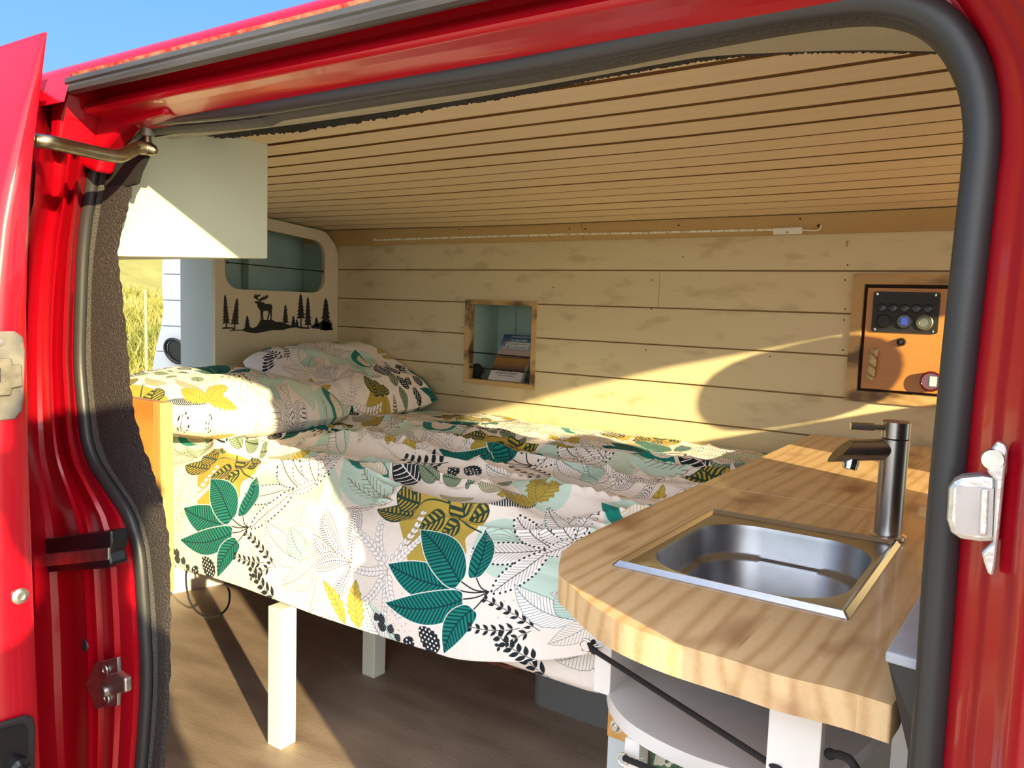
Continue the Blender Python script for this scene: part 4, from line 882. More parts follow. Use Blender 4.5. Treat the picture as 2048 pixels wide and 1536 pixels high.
# pale blue bed post with its brass corner plate
cq_ = [at(*p, Y=1.06) for p in ((1218, 1410), (1254, 1410), (1218, 1471), (1254, 1471))]
bp2 = thing('bed_end_post', (cq_[0][0], 1.06, 0), 'pale blue square post with a brass bolt plate at its top, beside the curved shelf', 'post')
MB().box(cq_[0][0], cq_[1][0]+.012, 1.061, 1.105, 0, cq_[0][2]-.001).build('post', 'grey_blue_paint', bp2, .0015)
zc0, zc1 = cq_[2][2], cq_[0][2]-.003
pl_ = MB().prism([(cq_[0][0], 1.0605, zc0), (cq_[1][0]+.012, 1.0605, zc0), (cq_[1][0]+.012, 1.0605, zc0+.5*(zc1-zc0)), (cq_[0][0]+.012, 1.0605, zc1+.004), (cq_[0][0], 1.0605, zc1+.004)], (0, -.002, 0)).build('corner_plate', 'brass', bp2)
x, y, z = at(1233, 1453, Y=1.0585); MB().lathe([(.0105, 0), (.0105, -.0012), (.006, -.0015), (.006, -.006), (.0045, -.0072), (0, -.0072)], (x, 1.0585, z), (0, 1, 0), 18).build('bolt', 'zinc', bp2)
x, y, z = at(1223, 1424, Y=1.0585); MB().lathe([(.0045, 0), (.0043, -.0014), (.0015, -.0018), (.001, -.0008), (0, -.0008)], (x, 1.0585, z), (0, 1, 0), 14).build('screw', 'zinc', bp2)
# elastic cords with their eye screws
def eye(px, py, Y, R, parent, nrm_=(0, 1, 0)):
    c = Vector(at(px, py, Y=Y)); a = MB(); a.tube([c+Vector((R*math.cos(t), .15*R*math.cos(t), R*math.sin(t))) for t in np.linspace(0, 2*math.pi, 28, endpoint=False)], R*.17, 8, closed=True)
    a.tube([c+Vector((R*.9, 0, 0)), c+Vector((R*2.6, .012, .004))], R*.17, 8); a.build('eye_screw', 'bright_steel', parent); return c
k1 = thing('elastic_cord', at(1172, 1292, Y=.975), 'black elastic cord stretched from an eye screw diagonally across the open shelf', 'cord')
c = eye(1172, 1292, .975, .0095, k1); E1 = Vector(at(1560, 1540, Y=.797))
MB().tube([Vector(at(1188, 1283, Y=.985)), c+Vector((.006, 0, .004)), c+Vector((.010, -.003, 0)), E1], [.0035, .004, .0038, .0036], 10).build('cord', 'black_cord', k1)
MB().lathe([(0, .012), (.005, .011), (.0055, .003), (0, .001)], c+Vector((.006, .001, .0)), (.6, .1, -.4), 14).build('knot', 'black_cord', k1)
k2 = thing('elastic_cord', at(1250, 1518, Y=.918), 'short black elastic cord sagging from an eye screw on the white corner post', 'cord')
c = eye(1248, 1519, .918, .008, k2); pts = [c+Vector((.002, -.003, .004)), Vector(at(1275, 1527, Y=.905)), Vector(at(1310, 1540, Y=.895)), Vector(at(1400, 1562, Y=.85))]
MB().tube([Vector(q) for q in smooth_path([tuple(p) for p in pts], 6)], .004, 10).build('cord', 'black_cord', k2)
k3 = thing('elastic_cord', at(1660, 1508, Y=.81), 'black cord end bending down from the right side of the wide white front post', 'cord')
pts = [at(1662, 1508, Y=.812), at(1680, 1510, Y=.80), at(1700, 1520, Y=.79), at(1718, 1548, Y=.79)]
MB().tube([Vector(q) for q in smooth_path(pts, 6)], .0042, 10).build('cord', 'black_cord', k3); MB().sphere(at(1660, 1508, Y=.812), .0058, 12, 8).build('knot', 'black_cord', k3)
# grey-topped black box between worktop and door pillar
a = at(1771, 1302, Y=.745); b = at(1845, 1180, Z=a[2])
bx = thing('step_box', (a[0], a[1], a[2]-.3), 'black box with a pale grey top squeezed between worktop and door seal', 'box')
yb_ = b[1]; xr = a[0]+.040
MB().prism([(a[0], a[1], a[2]), (xr, a[1]-.004, a[2]), (xr+.02, yb_, a[2]), (b[0], yb_, a[2])], (0, 0, -.010)).build('top', mat('pale_grey_top', (.42, .45, .50), .4, col2=(.36, .39, .44), scale=30), bx, .002)
q = at(1806, 1500, Y=.755)
MB().loft([[(a[0]+.002, a[1]+.004, a[2]-.0105), (xr-.002, a[1], a[2]-.0105), (xr+.018, yb_-.004, a[2]-.0105), (b[0]+.002, yb_-.004, a[2]-.0105)], [(q[0]+.004, q[1], q[2]), (xr, a[1], q[2]), (xr+.018, yb_-.004, q[2]), (b[0]+.03, yb_-.004, q[2])], [(q[0]+.01, q[1], .02), (xr, a[1], .02), (xr+.018, yb_-.004, .02), (b[0]+.04, yb_-.004, .02)]], 0, False, True, True).build('body', mat('scuffed_black', (.02, .021, .024), .35, col2=(.10, .10, .11), scale=22, lo=.55, hi=.8), bx)
# ------------------------------------------------------------------ van body
m, nt, b_ = _nt('red_paint'); b_.inputs['Base Color'].default_value = (.40, .001, .010, 1); b_.inputs['Roughness'].default_value = .32; b_.inputs['Coat Weight'].default_value = .28; b_.inputs['Coat Roughness'].default_value = .06; b_.inputs['Specular IOR Level'].default_value = .5
mat('rubber', (.030, .030, .031), .42, bump=.02, bscale=80)
mat('vinyl', (.045, .042, .038), .5, bump=.5, bscale=420)
mat('foam_lining', (.030, .024, .022), .95, col2=(.11, .09, .08), scale=420, bump=.8, bscale=300, lo=.5, hi=.75)
mat('headliner', (.40, .38, .28), .6)
mat('fuzz', (.006, .005, .005), 1)
mat('bronze', (.34, .28, .18), .34, 1, col2=(.24, .20, .13), scale=50)
mat('aged_rubber', (.035, .034, .035), .5, col2=(.065, .063, .065), scale=40, stretch=(.1, 1, 1))
mat('rust_edge', (.55, .22, .12), .7, col2=(.4, .02, .02), scale=70)
KV = 1.03          # distance of the door plane, from the edge of the sun patch on the worktop
at_full = at
def at(px, py, X=None, Y=None, Z=None): return at_full(px, py, X*KV if X is not None else None, Y*KV if Y is not None else None, Z)
def kyz(y, z): return (y*KV, 1+(z-1)*KV) if y < .75 else (y, z)
vn = thing('camper_van', (-.66, .70, -.55), 'red camper van body framing the open side doorway', 'van')
YD = .70
seal_px = [(276, 1660), (284, 1560), (293, 1450), (298, 1350), (294, 1250), (286, 1130), (278, 1080), (264, 1035), (243, 1000), (222, 970), (199, 935), (186, 905), (177, 870), (170, 800), (164, 720), (166, 620), (170, 520), (176, 450), (184, 400), (192, 345), (203, 300), (225, 265), (260, 245), (310, 238), (400, 231), (500, 220), (600, 204), (800, 170), (1000, 138), (1200, 99), (1400, 56), (1550, 26), (1650, 10), (1730, 2), (1790, 6), (1850, 24), (1900, 62), (1937, 118), (1958, 180), (1966, 260), (1961, 340), (1950, 440), (1937, 560), (1924, 680), (1912, 800), (1900, 920), (1889, 1050), (1878, 1200), (1866, 1380), (1852, 1560), (1846, 1660)]
sp3 = [np.array(at(*p, Y=YD))[[0, 2]] for p in seal_px]
path = np.array(smooth_path(sp3, 4)); T = np.gradient(path, axis=0); T /= np.linalg.norm(T, axis=1)[:, None]
Nn = np.stack([-T[:, 1], T[:, 0]], 1)      # left of travel = away from the opening (path runs up, over and down)
ctr = np.array([-.66, .75])
if ((path[len(path)//2]-ctr) @ Nn[len(path)//2]) < 0: Nn = -Nn
def sweep(prof, name, mats, parent, closed=True, hw=None, smooth=True):
    b = MB(); rings = []
    for p, n in zip(path, Nn):
        k = hw(p) if hw else 1; rings.append([(p[0]+n[0]*o*k, YD*KV+dy, p[1]+n[1]*o*k) for o, dy in prof])
    if closed: b.loft(rings, 0, smooth)
    else: b.grid(rings, 0, smooth)
    return b.build(name, mats, parent)
HW = lambda p: 1+.18*max(0, min(1, (p[0]+.5)/.45))
sweep([(.0112*math.cos(t), -.004+.010*math.sin(t)) for t in np.linspace(0, 2*math.pi, 18, endpoint=False)], 'door_seal', 'rubber', vn, hw=HW)
sweep([(-.008, .002), (-.0125, .000), (-.0165, .003), (-.019, .009), (-.0195, .018)], 'inner_trim', 'vinyl', vn, False, hw=lambda p: 1 if p[0] < -.9 else .75)
sweep([(.006, -.0005), (.02, -.001), (.05, -.001)], 'door_flange', 'red_paint', vn, False)
# channel above the doorway: profile in Y-Z run along the van
def run(prof, x0, x1, name, m_, n=24, parent=vn, smooth=False):
    b = MB(); prof = [kyz(*q) for q in prof]; b.grid([[(x, y, z) for x in np.linspace(x0, x1, n)] for y, z in prof], 0, smooth); return b.build(name, m_, parent)
def arc(p, q, r, c, n=5): return []
ch = [(.699, 1.243), (.690, 1.2475), (.683, 1.252), (.672, 1.256), (.664, 1.2585), (.661, 1.2595), (.646, 1.2605), (.641, 1.262), (.638, 1.266), (.639, 1.270), (.645, 1.277), (.655, 1.283), (.662, 1.2875), (.664, 1.290), (.663, 1.296), (.655, 1.300), (.606, 1.300)]
run(ch, -1.235, .35, 'door_channel', 'red_paint', smooth=True)
rl = [(.612, 1.277), (.604, 1.2755), (.599, 1.2775), (.5975, 1.283), (.599, 1.2865), (.5965, 1.289), (.5975, 1.295), (.603, 1.2985), (.612, 1.299)]
b = MB(); b.loft([[(x, *kyz(y, z)) for y, z in rl] for x in np.linspace(-1.200, .35, 30)], 0, False, True, True); b.build('roof_rail', 'aged_rubber', vn)
roof = [(.6035, 1.3005), (.603, 1.304), (.606, 1.311), (.614, 1.3185), (.628, 1.3255), (.655, 1.334), (.70, 1.344), (.80, 1.362), (1.0, 1.385), (1.3, 1.405), (1.6, 1.41), (1.95, 1.40), (2.25, 1.39), (2.5, 1.37), (2.66, 1.30), (2.71, 1.15), (2.72, .8), (2.72, -.3)]
run(roof, -2.86, 1.02, 'roof', 'red_paint', 30, smooth=True)
run([(.6045, 1.2985), (.6025, 1.3025)], -1.200, .35, 'seam', 'rust_edge')
side = [(.606, 1.311), (.602, 1.300), (.598, 1.285), (.585, 1.22), (.575, 1.10), (.565, .9), (.56, .6), (.565, .2), (.58, -.25)]
run(side, -2.86, -1.26, 'rear_side_panel', 'red_paint', 8, smooth=True)
run([(.606, 1.311), (.700, 1.311), (.705, 1.25), (.705, -.25)], -2.86, -1.37, 'inner_side_panel', 'foam_lining', 6)
run([(.606, 1.311), (.602, 1.300), (.598, 1.285), (.592, 1.262)], -1.32, -1.192, 'gutter_cap', 'red_paint', 3)
# rear jamb of the doorway, folded sheet metal with ribs
rows_ = [(180, 84, 205), (240, 88, 200), (290, 92, 190), (340, 92, 178), (400, 88, 170), (480, 72, 160), (560, 62, 155), (640, 56, 152), (720, 54, 150), (800, 54, 156), (870, 55, 162), (905, 56, 171), (935, 58, 184), (1000, 62, 228), (1035, 65, 249), (1080, 70, 264), (1130, 74, 272), (1250, 80, 279), (1350, 83, 283), (1450, 88, 278), (1540, 95, 270), (1660, 104, 262)]
PRO = [(-.25, .560), (-.12, .575), (0, .602), (.05, .618), (.12, .634), (.20, .645), (.30, .652), (.37, .652), (.42, .644), (.47, .640), (.52, .644), (.57, .656), (.63, .664), (.68, .658), (.74, .652), (.80, .658), (.86, .674), (.93, .688), (1.0, .694), (1.05, .697)]
yy = np.interp(np.linspace(180, 1660, 60), [r[0] for r in rows_], [r[0] for r in rows_])
g = []
for y in yy:
    a = np.interp(y, [r[0] for r in rows_], [r[1] for r in rows_]); c = np.interp(y, [r[0] for r in rows_], [r[2] for r in rows_])
    g.append([at(a+(c-a)*u, y, Y=Y) for u, Y in PRO])
b = MB(); b.grid(g, 0, True); b.build('rear_jamb', 'red_paint', vn)
# corner block between jamb and channel
cb_ = MB(); cs_ = [at(*p, Y=.668) for p in ((90, 300), (96, 200), (128, 130), (185, 178), (260, 165), (330, 200), (330, 228), (250, 250), (205, 300), (190, 345))]
cb_.prism(cs_, (0, .03, 0)); cb_.build('corner_panel', 'red_paint', vn, .006)
x, y, z = at(180, 222, Y=.664); MB().sphere((x, y, z), .020, 18, 12, 0, (.9, .8, 1.15)).build('door_buffer', 'red_paint', vn)
cap_ = MB(); pp = [at(*p, Y=.615) for p in ((98, 285), (100, 210), (112, 160), (128, 140), (136, 165), (136, 190), (122, 230), (112, 290))]; cap_.prism(pp, (0, .06, 0)); cap_.build('gutter_end', 'red_paint', vn, .006)
# front door pillar
rp_ = [(-40, 1885), (0, 1912), (60, 1955), (120, 1982), (200, 1996), (300, 1996), (400, 1984), (520, 1971), (650, 1957), (800, 1940), (950, 1927), (1100, 1913), (1250, 1902), (1400, 1889), (1560, 1876), (1660, 1868)]
PR2 = [(-16, .6995), (0, .698), (10, .691), (18, .683), (26, .679), (46, .670), (58, .665), (66, .655), (74, .651), (98, .641), (108, .636), (118, .626), (130, .619), (150, .6125), (162, .6090), (168, .6085), (190, .607), (280, .604)]
g = [[at(np.interp(y, [r[0] for r in rp_], [r[1] for r in rp_])+dx, y, Y=Y) for dx, Y in PR2] for y in np.linspace(-40, 1660, 46)]
b = MB(); b.grid(g, 0, True); b.build('front_pillar', 'red_paint', vn)
# foam lining on the rear inner panel
inn = [(326, 1660), (330, 1536), (337, 1430), (341, 1330), (341, 1230), (341, 1130), (338, 1080), (327, 1010), (305, 940), (283, 880), (268, 820), (260, 760), (255, 690), (248, 620), (242, 560), (236, 510), (244, 460), (256, 420), (265, 375)]
out = [(300, 1660), (308, 1536), (318, 1430), (321, 1330), (318, 1230), (308, 1130), (298, 1080), (275, 1010), (232, 940), (208, 880), (198, 820), (192, 760), (188, 690), (188, 620), (190, 560), (194, 510), (202, 450), (210, 400), (218, 365)]
g = []
for k, (o_, i_) in enumerate(zip(smooth_path(out, 5), smooth_path(inn, 5))):
    j = 1.6*math.sin(k*2.3)+1.1*math.sin(k*5.1)
    g.append([at(o_[0]-6, o_[1], Y=.704), at((o_[0]+i_[0])/2, (o_[1]+i_[1])/2, Y=.700), at(i_[0]+j, i_[1], Y=.705), at(i_[0]+j, i_[1], Y=.711)])
MB().grid(g, 0, True).build('foam_panel', 'foam_lining', vn)
gl = MB(); pp = [at(*p, Y=.700) for p in ((206, 372), (212, 335), (236, 298), (285, 272), (300, 285), (292, 315), (278, 345), (272, 368), (250, 374))]; gl.prism(pp, (0, .008, 0)); gl.build('upper_foam_block', 'fuzz', vn, .004)
# inner rail above the doorway and the black carpet edge of the ceiling
xs_ = [285, 420, 600, 750, 900, 1000, 1100, 1200, 1300, 1400, 1480, 1550, 1650, 1750, 1850, 1935]
sealb = [285, 262, 236, 214, 190, 172, 152, 130, 108, 84, 68, 58, 40, 36, 60, 110]
rl1 = [288, 266, 242, 221, 197, 180, 161, 141, 122, 103, 93, 87, 81, 79, 80, 84]
blk = [290, 270, 247, 226, 203, 186, 168, 150, 131, 114, 108, 105, 101, 100, 102, 104]
cei = [296, 279, 264, 240, 214, 198, 180, 158, 140, 123, 115, 110, 106, 106, 107, 110]
F1 = lambda tab, x: np.interp(x, xs_, tab)
xx = np.linspace(285, 1935, 70)
hl = MB(); hl.grid([[at(x, F1(sealb, x)-6, Y=.735) for x in xx], [at(x, F1(rl1, x)-5, Y=.80) for x in xx], [at(x, F1(rl1, x), Y=.81) for x in xx], [at(x, F1(rl1, x)+1.5, Y=.825) for x in xx], [at(x, F1(blk, x)-2, Y=.855) for x in xx], [at(x, F1(blk, x), Y=.858) for x in xx], [at(x, F1(blk, x)+.5, Y=.875) for x in xx]], 0, False)
hl.build('inner_rail', 'headliner', vn)
xf = np.linspace(285, 1935, 420); RG2 = np.random.default_rng(3); jit = RG2.normal(0, 1.3, 420)
fz = MB(); fz.grid([[at(x, F1(blk, x)-1, Y=.870) for x in xf], [at(x, F1(cei, x)+j, Y=.905) for x, j in zip(xf, jit)], [at(x, F1(cei, x)-16, Y=.93) for x in xf]], 0, True); fz.build('carpet_edge', 'fuzz', vn)
# locks, guides and plugs
def local(px, py, Y): return Vector(at(px, py, Y=Y))
pl = [local(*p, .640) for p in ((188, 1327), (234, 1315), (236, 1345), (234, 1412), (190, 1418), (172, 1368))]
sk_ = MB(); sk_.prism(pl, (0, .006, 0)); st = sk_.build('striker_plate', 'zinc', vn, .001)
lp = [local(*p, .625) for p in ((196, 1376), (210, 1352), (232, 1345), (249, 1358), (250, 1386), (222, 1390))]
MB().prism(lp, (0, .012, 0)).build('striker_loop', 'zinc', st, .003)
c = local(204, 1385, .622); MB().lathe([(.0085, .016), (.0085, 0), (.007, -.001), (0, -.001)], c, (0, 1, 0), 18).build('striker_pin', 'zinc', st)
for px, py in ((210, 1340), (213, 1396)): c = local(px, py, .639); MB().lathe([(.009, 0), (.0085, -.002), (.004, -.0022), (.0035, -.001), (0, -.001)], c, (0, 1, 0), 18).build('bolt', 'zinc', st)
gp = [local(*p, .630) for p in ((84, 1078), (220, 1062), (221, 1086), (216, 1108), (220, 1130), (212, 1138), (80, 1147), (88, 1118))]
gb_ = MB(); gb_.prism(gp, (0, .03, 0)); gd_ = gb_.build('door_guide', 'black_gloss', vn, .004)
gq = [local(*p, .628) for p in ((88, 1108), (216, 1096), (216, 1120), (88, 1134))]; MB().prism(gq, (0, .004, 0)).build('guide_track', 'zinc', gd_, .001)
c = local(172, 1290, .642); MB().lathe([(0, -.004), (.009, -.0035), (.011, 0), (.011, .004)], c, (0, 1, 0), 22).build('rubber_plug', 'rubber', vn)
# aluminium striker on the front pillar
Ys = .637
S = lambda px, py, Y=Ys: Vector(at(px, py, Y=Y))
bs2 = MB(); fl_ = [S(*p) for p in ((1994, 882), (2012, 890), (2016, 905), (2009, 960), (2000, 1050), (1993, 1120), (1987, 1152), (1976, 1150), (1967, 1125), (1962, 1105), (1985, 1085), (1990, 960), (1974, 945), (1972, 915), (1980, 900))]
bs2.prism(fl_, (.0, .010, 0)); s2 = bs2.build('lock_bracket', mat('cast_aluminium', (.74, .72, .71), .34, .85, col2=(.58, .56, .56), scale=40, bump=.15, bscale=90), vn, .002)
ho_ = [S(*p, .640) for p in ((1905, 962), (1922, 954), (1965, 950), (1998, 955), (1996, 1085), (1960, 1086), (1920, 1080), (1900, 1066), (1892, 1040), (1896, 975))]
MB().prism(ho_, (0, .022, 0)).build('lock_housing', 'cast_aluminium', s2, .004)
pk = [S(*p, .6395) for p in ((1913, 972), (1988, 977), (1984, 1074), (1910, 1066))]; MB().prism(pk, (0, -.001, 0)).build('worn_face', mat('worn_metal', (.50, .46, .46), .42, .8, col2=(.40, .37, .38), scale=30), s2)
rbs = [S(*p, .6385) for p in ((1962, 978), (1978, 978), (1974, 1070), (1958, 1068))]; MB().prism(rbs, (0, -.002, 0)).build('rib', 'cast_aluminium', s2, .001)
MB().lathe([(.0075, .0), (.007, -.005), (0, -.005)], S(1986, 918, .6365), (0, 1, 0), 16).build('bolt', 'zinc', s2)
# ------------------------------------------------------------------ sliding door, pushed back along the body
sdr = thing('sliding_door', (-1.05, .5, -.3), 'red sliding door pushed back, its leading edge with worn latch plate at the left', 'door')
XD = -1.05*KV
def tabY(z, zs, ys): return np.interp(1+(z-1)/KV, zs, ys)*KV
def dY(z, o=0): return tabY(z, [-.3, .3, .7, .95, 1.091, 1.2, 1.32], [.425, .427, .432, .441, .458, .485, .5165])
def dI(z): return tabY(z, [-.3, .35, .55, .8, 1.0, 1.15, 1.32], [.505, .492, .489, .4865, .489, .499, .5195])
zz = np.linspace(-.3, at(94, 65, X=-1.05)[2], 34)
rims = []
for z in zz:
    y0, y1 = float(dY(z)), float(dI(z)); t = y1-y0
    rims.append([(XD-1.10, y0, z), (XD-.012, y0, z), (XD-.003, y0+.12*t, z), (XD, y0+.25*t, z), (XD, y0+.6*t, z), (XD-.001, y1-.12*t, z), (XD-.006, y1, z), (XD-.03, y1+.001, z), (XD-1.10, y1+.001, z)])
MB().loft(rims, 0, True, True, True).build('door_shell', 'red_paint', sdr, 0)
gr_ = MB(); 
def outp(x, z): return (x, float(dY(z, 0))-.0015, z)
wl_ = rrect(XD-.95, XD-.085, .93, 1.235, .06, 8)
gr_.tube([outp(*p) for p in wl_], .004, 8, closed=True); gr_.build('window_groove', 'red_paint', sdr)
gw = MB(); gw.prism([outp(XD-.95+.06, .95), outp(XD-.12, .95), outp(XD-.12, 1.215), outp(XD-.89, 1.215)], (0, -.001, 0)); gw.build('window_blank', 'red_paint', sdr)
E_ = lambda px, py, o=.0: Vector(at_full(px, py, X=XD+o))
pt = [E_(*p, .001) for p in ((-60, 664), (28, 662), (44, 674), (48, 700), (46, 790), (42, 820), (28, 838), (-60, 846))]
pb = MB().prism(pt, (.004, 0, 0)).build('latch_plate', mat('worn_black', (.075, .072, .066), .5, col2=(.17, .16, .13), scale=26), sdr, .002)
hb = [E_(*p, .006) for p in ((-30, 718), (20, 716), (22, 730), (40, 728), (42, 772), (20, 776), (18, 790), (-30, 792))]; MB().prism(hb, (.006, 0, 0)).build('latch', mat('grimy_metal', (.26, .235, .18), .5, .6, col2=(.14, .125, .10), scale=60), pb, .0015)
sb = [E_(*p, .012) for p in ((-30, 735), (0, 735), (0, 765), (-30, 766))]; MB().prism(sb, (.0015, 0, 0)).build('slot', 'black_matt', pb)
c = E_(0, 684, .0062); MB().lathe([(.005, 0), (.0045, .001), (0, .001)], c, (1, 0, 0), 14).build('screw', 'zinc', pb)
c = E_(40, 1192, .001); MB().lathe([(.0105, 0), (.0105, .0015), (.007, .004), (.005, .0042), (.0045, .002), (0, .002)], c, (1, 0, 0), 18).build('bolt', 'zinc', sdr)
lt = [E_(*p, .001) for p in ((-60, 1462), (20, 1436), (50, 1428), (64, 1432), (68, 1450), (66, 1700), (-60, 1700))]; lw = MB().prism(lt, (.006, 0, 0)).build('lower_catch', 'black_matt', sdr, .003)
lt = [E_(*p, .008) for p in ((-60, 1478), (20, 1454), (46, 1448), (54, 1460), (52, 1700), (-60, 1700))]; MB().prism(lt, (.002, 0, 0)).build('catch_recess', 'black_gloss', lw, .002)
c = E_(32, 1530, .010); MB().lathe([(.013, 0), (.012, .012), (.006, .016), (.004, .03), (0, .03)], c, (1, 0, 0), 18).build('catch_pin', 'black_gloss', lw)
# roller arm running from the door into the upper track
ap = [at(60, 280, Y=.525), at(100, 285, Y=.545), at(150, 296, Y=.585), at(205, 308, Y=.625), at(238, 312, Y=.65), at(258, 304, Y=.668), at(276, 296, Y=.685), at(298, 298, Y=.70), at(313, 303, Y=.705)]
MB().tube([Vector(q) for q in smooth_path(ap, 6)], [.0098]*24+[.0100]*12+[.0105]*4+[.0102]*4+[.009, .0085, .0075, .006, .004], 14).build('roller_arm', 'bronze', sdr)
c = Vector(at(296, 300, Y=.702)); MB().lathe([(.0055, -.004), (.0055, .034), (.0045, .036), (0, .036)], c, (0, 0, 1), 16).build('roller_pin', 'bronze', sdr)
MB().lathe([(.0095, .020), (.0105, .023), (.0105, .034), (.008, .036)], c, (0, 0, 1), 18).build('roller', 'grimy_metal', sdr)
at = at_full
# ------------------------------------------------------------------ rear door standing open, lined with white boards
rd_ = thing('rear_door', (-2.90, 2.44, 0), 'open rear van door lined with white-painted boards, seen through the back of the van', 'door')
h0 = np.array([-2.90, 2.44, 0]); dd = np.array([-.945, -.327, 0]); dd /= np.linalg.norm(dd); nn_ = np.array([dd[1], -dd[0], 0]); nn_ = nn_ if nn_[1] < 0 else -nn_
def onr(px, py): q = np.array(hit(px, py, h0, nn_)); return (float((q-h0) @ dd), float(q[2]))
edge = [onr(*p) for p in ((326, 470), (325, 520), (324, 570), (327, 620), (322, 655), (312, 695), (305, 735), (300, 780))]
edge = sorted(edge, key=lambda q: -q[1]); bz = [1.36, 1.222, 1.10, .978, .856, .734, .612, .49, .368, .246, .12]
ez = lambda z: float(np.interp(z, [q[1] for q in edge][::-1], [q[0] for q in edge][::-1]))
b = MB()
for z1, z0 in zip(bz, bz[1:]):
    zs = np.linspace(z1-.003, z0+.003, 4); P3 = [(.0, z1-.003)]+[(ez(z), z) for z in zs]+[(.0, z0+.003)]
    b.prism([tuple(h0+dd*u+np.array([0, 0, z])) for u, z in P3], tuple(-nn_*.012))
b.build('board_lining', mat('cool_white', (.78, .79, .80), .5, col2=(.72, .73, .74), scale=6, stretch=(.3, 1, 1)), rd_)
P3 = [(0, 1.36)]+[(ez(z)+.004, z) for z in np.linspace(1.36, .0, 14)]+[(0, 0)]
MB().prism([tuple(h0+dd*u+np.array([0, 0, z])-nn_*.0122) for u, z in P3], tuple(-nn_*.004)).build('backing', 'grey_blue_paint', rd_)
MB().prism([tuple(h0+dd*u+np.array([0, 0, z])-nn_*.0165) for u, z in P3], tuple(-nn_*.03)).build('door_shell', 'red_paint', rd_)
u, z = onr(356, 702); c = Vector(h0+dd*u+np.array([0, 0, z])+nn_*.004); hb = MB()
ring = [c+Vector(tuple(dd))*(.075*math.cos(t)*.75+.018*math.sin(t))+Vector((0, 0, 1))*(.055*math.sin(t))+Vector(tuple(nn_))*.012 for t in np.linspace(0, 2*math.pi, 30, endpoint=False)]
hb.tube(ring, .008, 10, closed=True); hb.loft([ring, [c+(q-c)*.9 for q in ring]], 0, True); hb.build('pull_handle', 'black_gloss', rd_)
hb = MB(); inner = [c+(q-c)*.88-Vector(tuple(nn_))*.006 for q in ring]; hb.add(inner, [tuple(range(30))]); hb.build('handle_cup', 'black_gloss', rd_)
# ------------------------------------------------------------------ cab ahead of the living area: it shapes the sun that comes through the windscreen
mat('seat_cloth', (.06, .06, .07), .9, col2=(.09, .09, .10), scale=60)
run([(.604, 1.31), (.604, .9), (.604, -.1)], .012, 1.35, 'cab_side', 'red_paint', 4)
run([(.612, 1.31), (.612, -.1)], .02, 1.35, 'cab_side_lining', 'foam_lining', 4)
hx = .88; b = MB(); b.grid([[(hx, y, z) for y in np.linspace(.6, 2.5, 20)] for z in (1.46, 1.44)], 0); 
hd = [[(hx, y, 1.415), (hx, y, float(np.interp(y, [.6, 1.187, 1.634, 2.0, 2.5], [1.39, 1.403, 1.360, 1.33, 1.28])))] for y in np.linspace(.6, 2.5, 20)]
MB().grid(hd, 0, False).build('windscreen_header', 'foam_lining', vn)
run([(2.47, 1.29), (2.47, .92)], .60, .86, 'cab_pillar_lining', 'foam_lining', 3)
def seat(y, w, xh, label, ht=1.20, zt=.98):
    t = thing('cab_seat', (xh, y, 0), label, 'seat')
    MB().box(xh, xh+.50, y-w/2, y+w/2, .0, .32).build('base', 'black_matt', t, .02)
    MB().box(xh+.02, xh+.52, y-w/2, y+w/2, .321, .45).build('cushion', 'seat_cloth', t, .05, 4)
    bk_ = [[(xh+.13*(1-k/7)+d, y+(w/2-.02*k/7)*math.copysign(abs(math.cos(a))**.45, math.cos(a)), .42+(zt-.42)*k/7) for a, d in [(q, .055*math.sin(q)) for q in np.linspace(0, 2*math.pi, 24, endpoint=False)]] for k in range(8)]
    MB().loft(bk_, 0, True, True, True).build('backrest', 'seat_cloth', t)
    hr = []
    for k in range(13):
        a = math.pi*k/12; hh = (ht-zt-.02)/2; zc = zt+.02+hh; r_ = math.sin(a)**.6; hr.append([(xh+.045*r_*math.cos(q), y+.14*r_*math.copysign(abs(math.sin(q))**.7, math.sin(q)), zc-hh*math.cos(a)) for q in np.linspace(0, 2*math.pi, 24, endpoint=False)])
    MB().loft(hr, 0, True).build('headrest', 'seat_cloth', t)
    return t
seat(1.998, .50, .33, 'grey cloth driver seat in the cab behind the door pillar', 1.19, .93)
seat(1.10, .84, .33, 'wide grey cloth passenger bench in the cab behind the door pillar', 1.21, 1.04)
# ------------------------------------------------------------------ meadow, sky and sun
mat('soil', (.26, .23, .06), .95, col2=(.16, .16, .035), scale=1.4, lo=.3, hi=.7, detail=8)
def hill(x, y):
    d = np.clip((-x-5.5)/9, 0, 1.6); return -.55+1.9*d*d*(3-2*np.clip(d, 0, 1))*.6+.05*np.sin(x*1.1+y)*np.clip((-x-4)/3, 0, 1)
gx = np.concatenate([np.linspace(-40, -3, 60), np.linspace(-2.5, 12, 16)]); gy = np.linspace(-14, 26, 50)
gm = MB(); gm.grid([[(x, y, float(hill(x, y))) for y in gy] for x in gx], 0, True); gobj = gm.build('ground', 'soil')
mat('bounce_pale', (.54, .48, .36), .9, col2=(.43, .38, .28), scale=30, detail=8)  # pale sheet of ground, added unseen to bounce sunlight into the van
yd = MB(); yd.grid([[(x, y, -.545) for y in np.linspace(-9, 5, 8)] for x in np.linspace(-4.5, 9, 8)], 0); struct(yd.build('ground_bounce', 'bounce_pale'), 'unseen pale ground added under the van to bounce light inside'); struct(gobj, 'meadow ground rising behind the van')
R3 = np.random.default_rng(21); n = 26000
bx_ = -R3.uniform(3.4, 16, n); ratio = R3.uniform(-.78, -.52, n); by_ = bx_*ratio
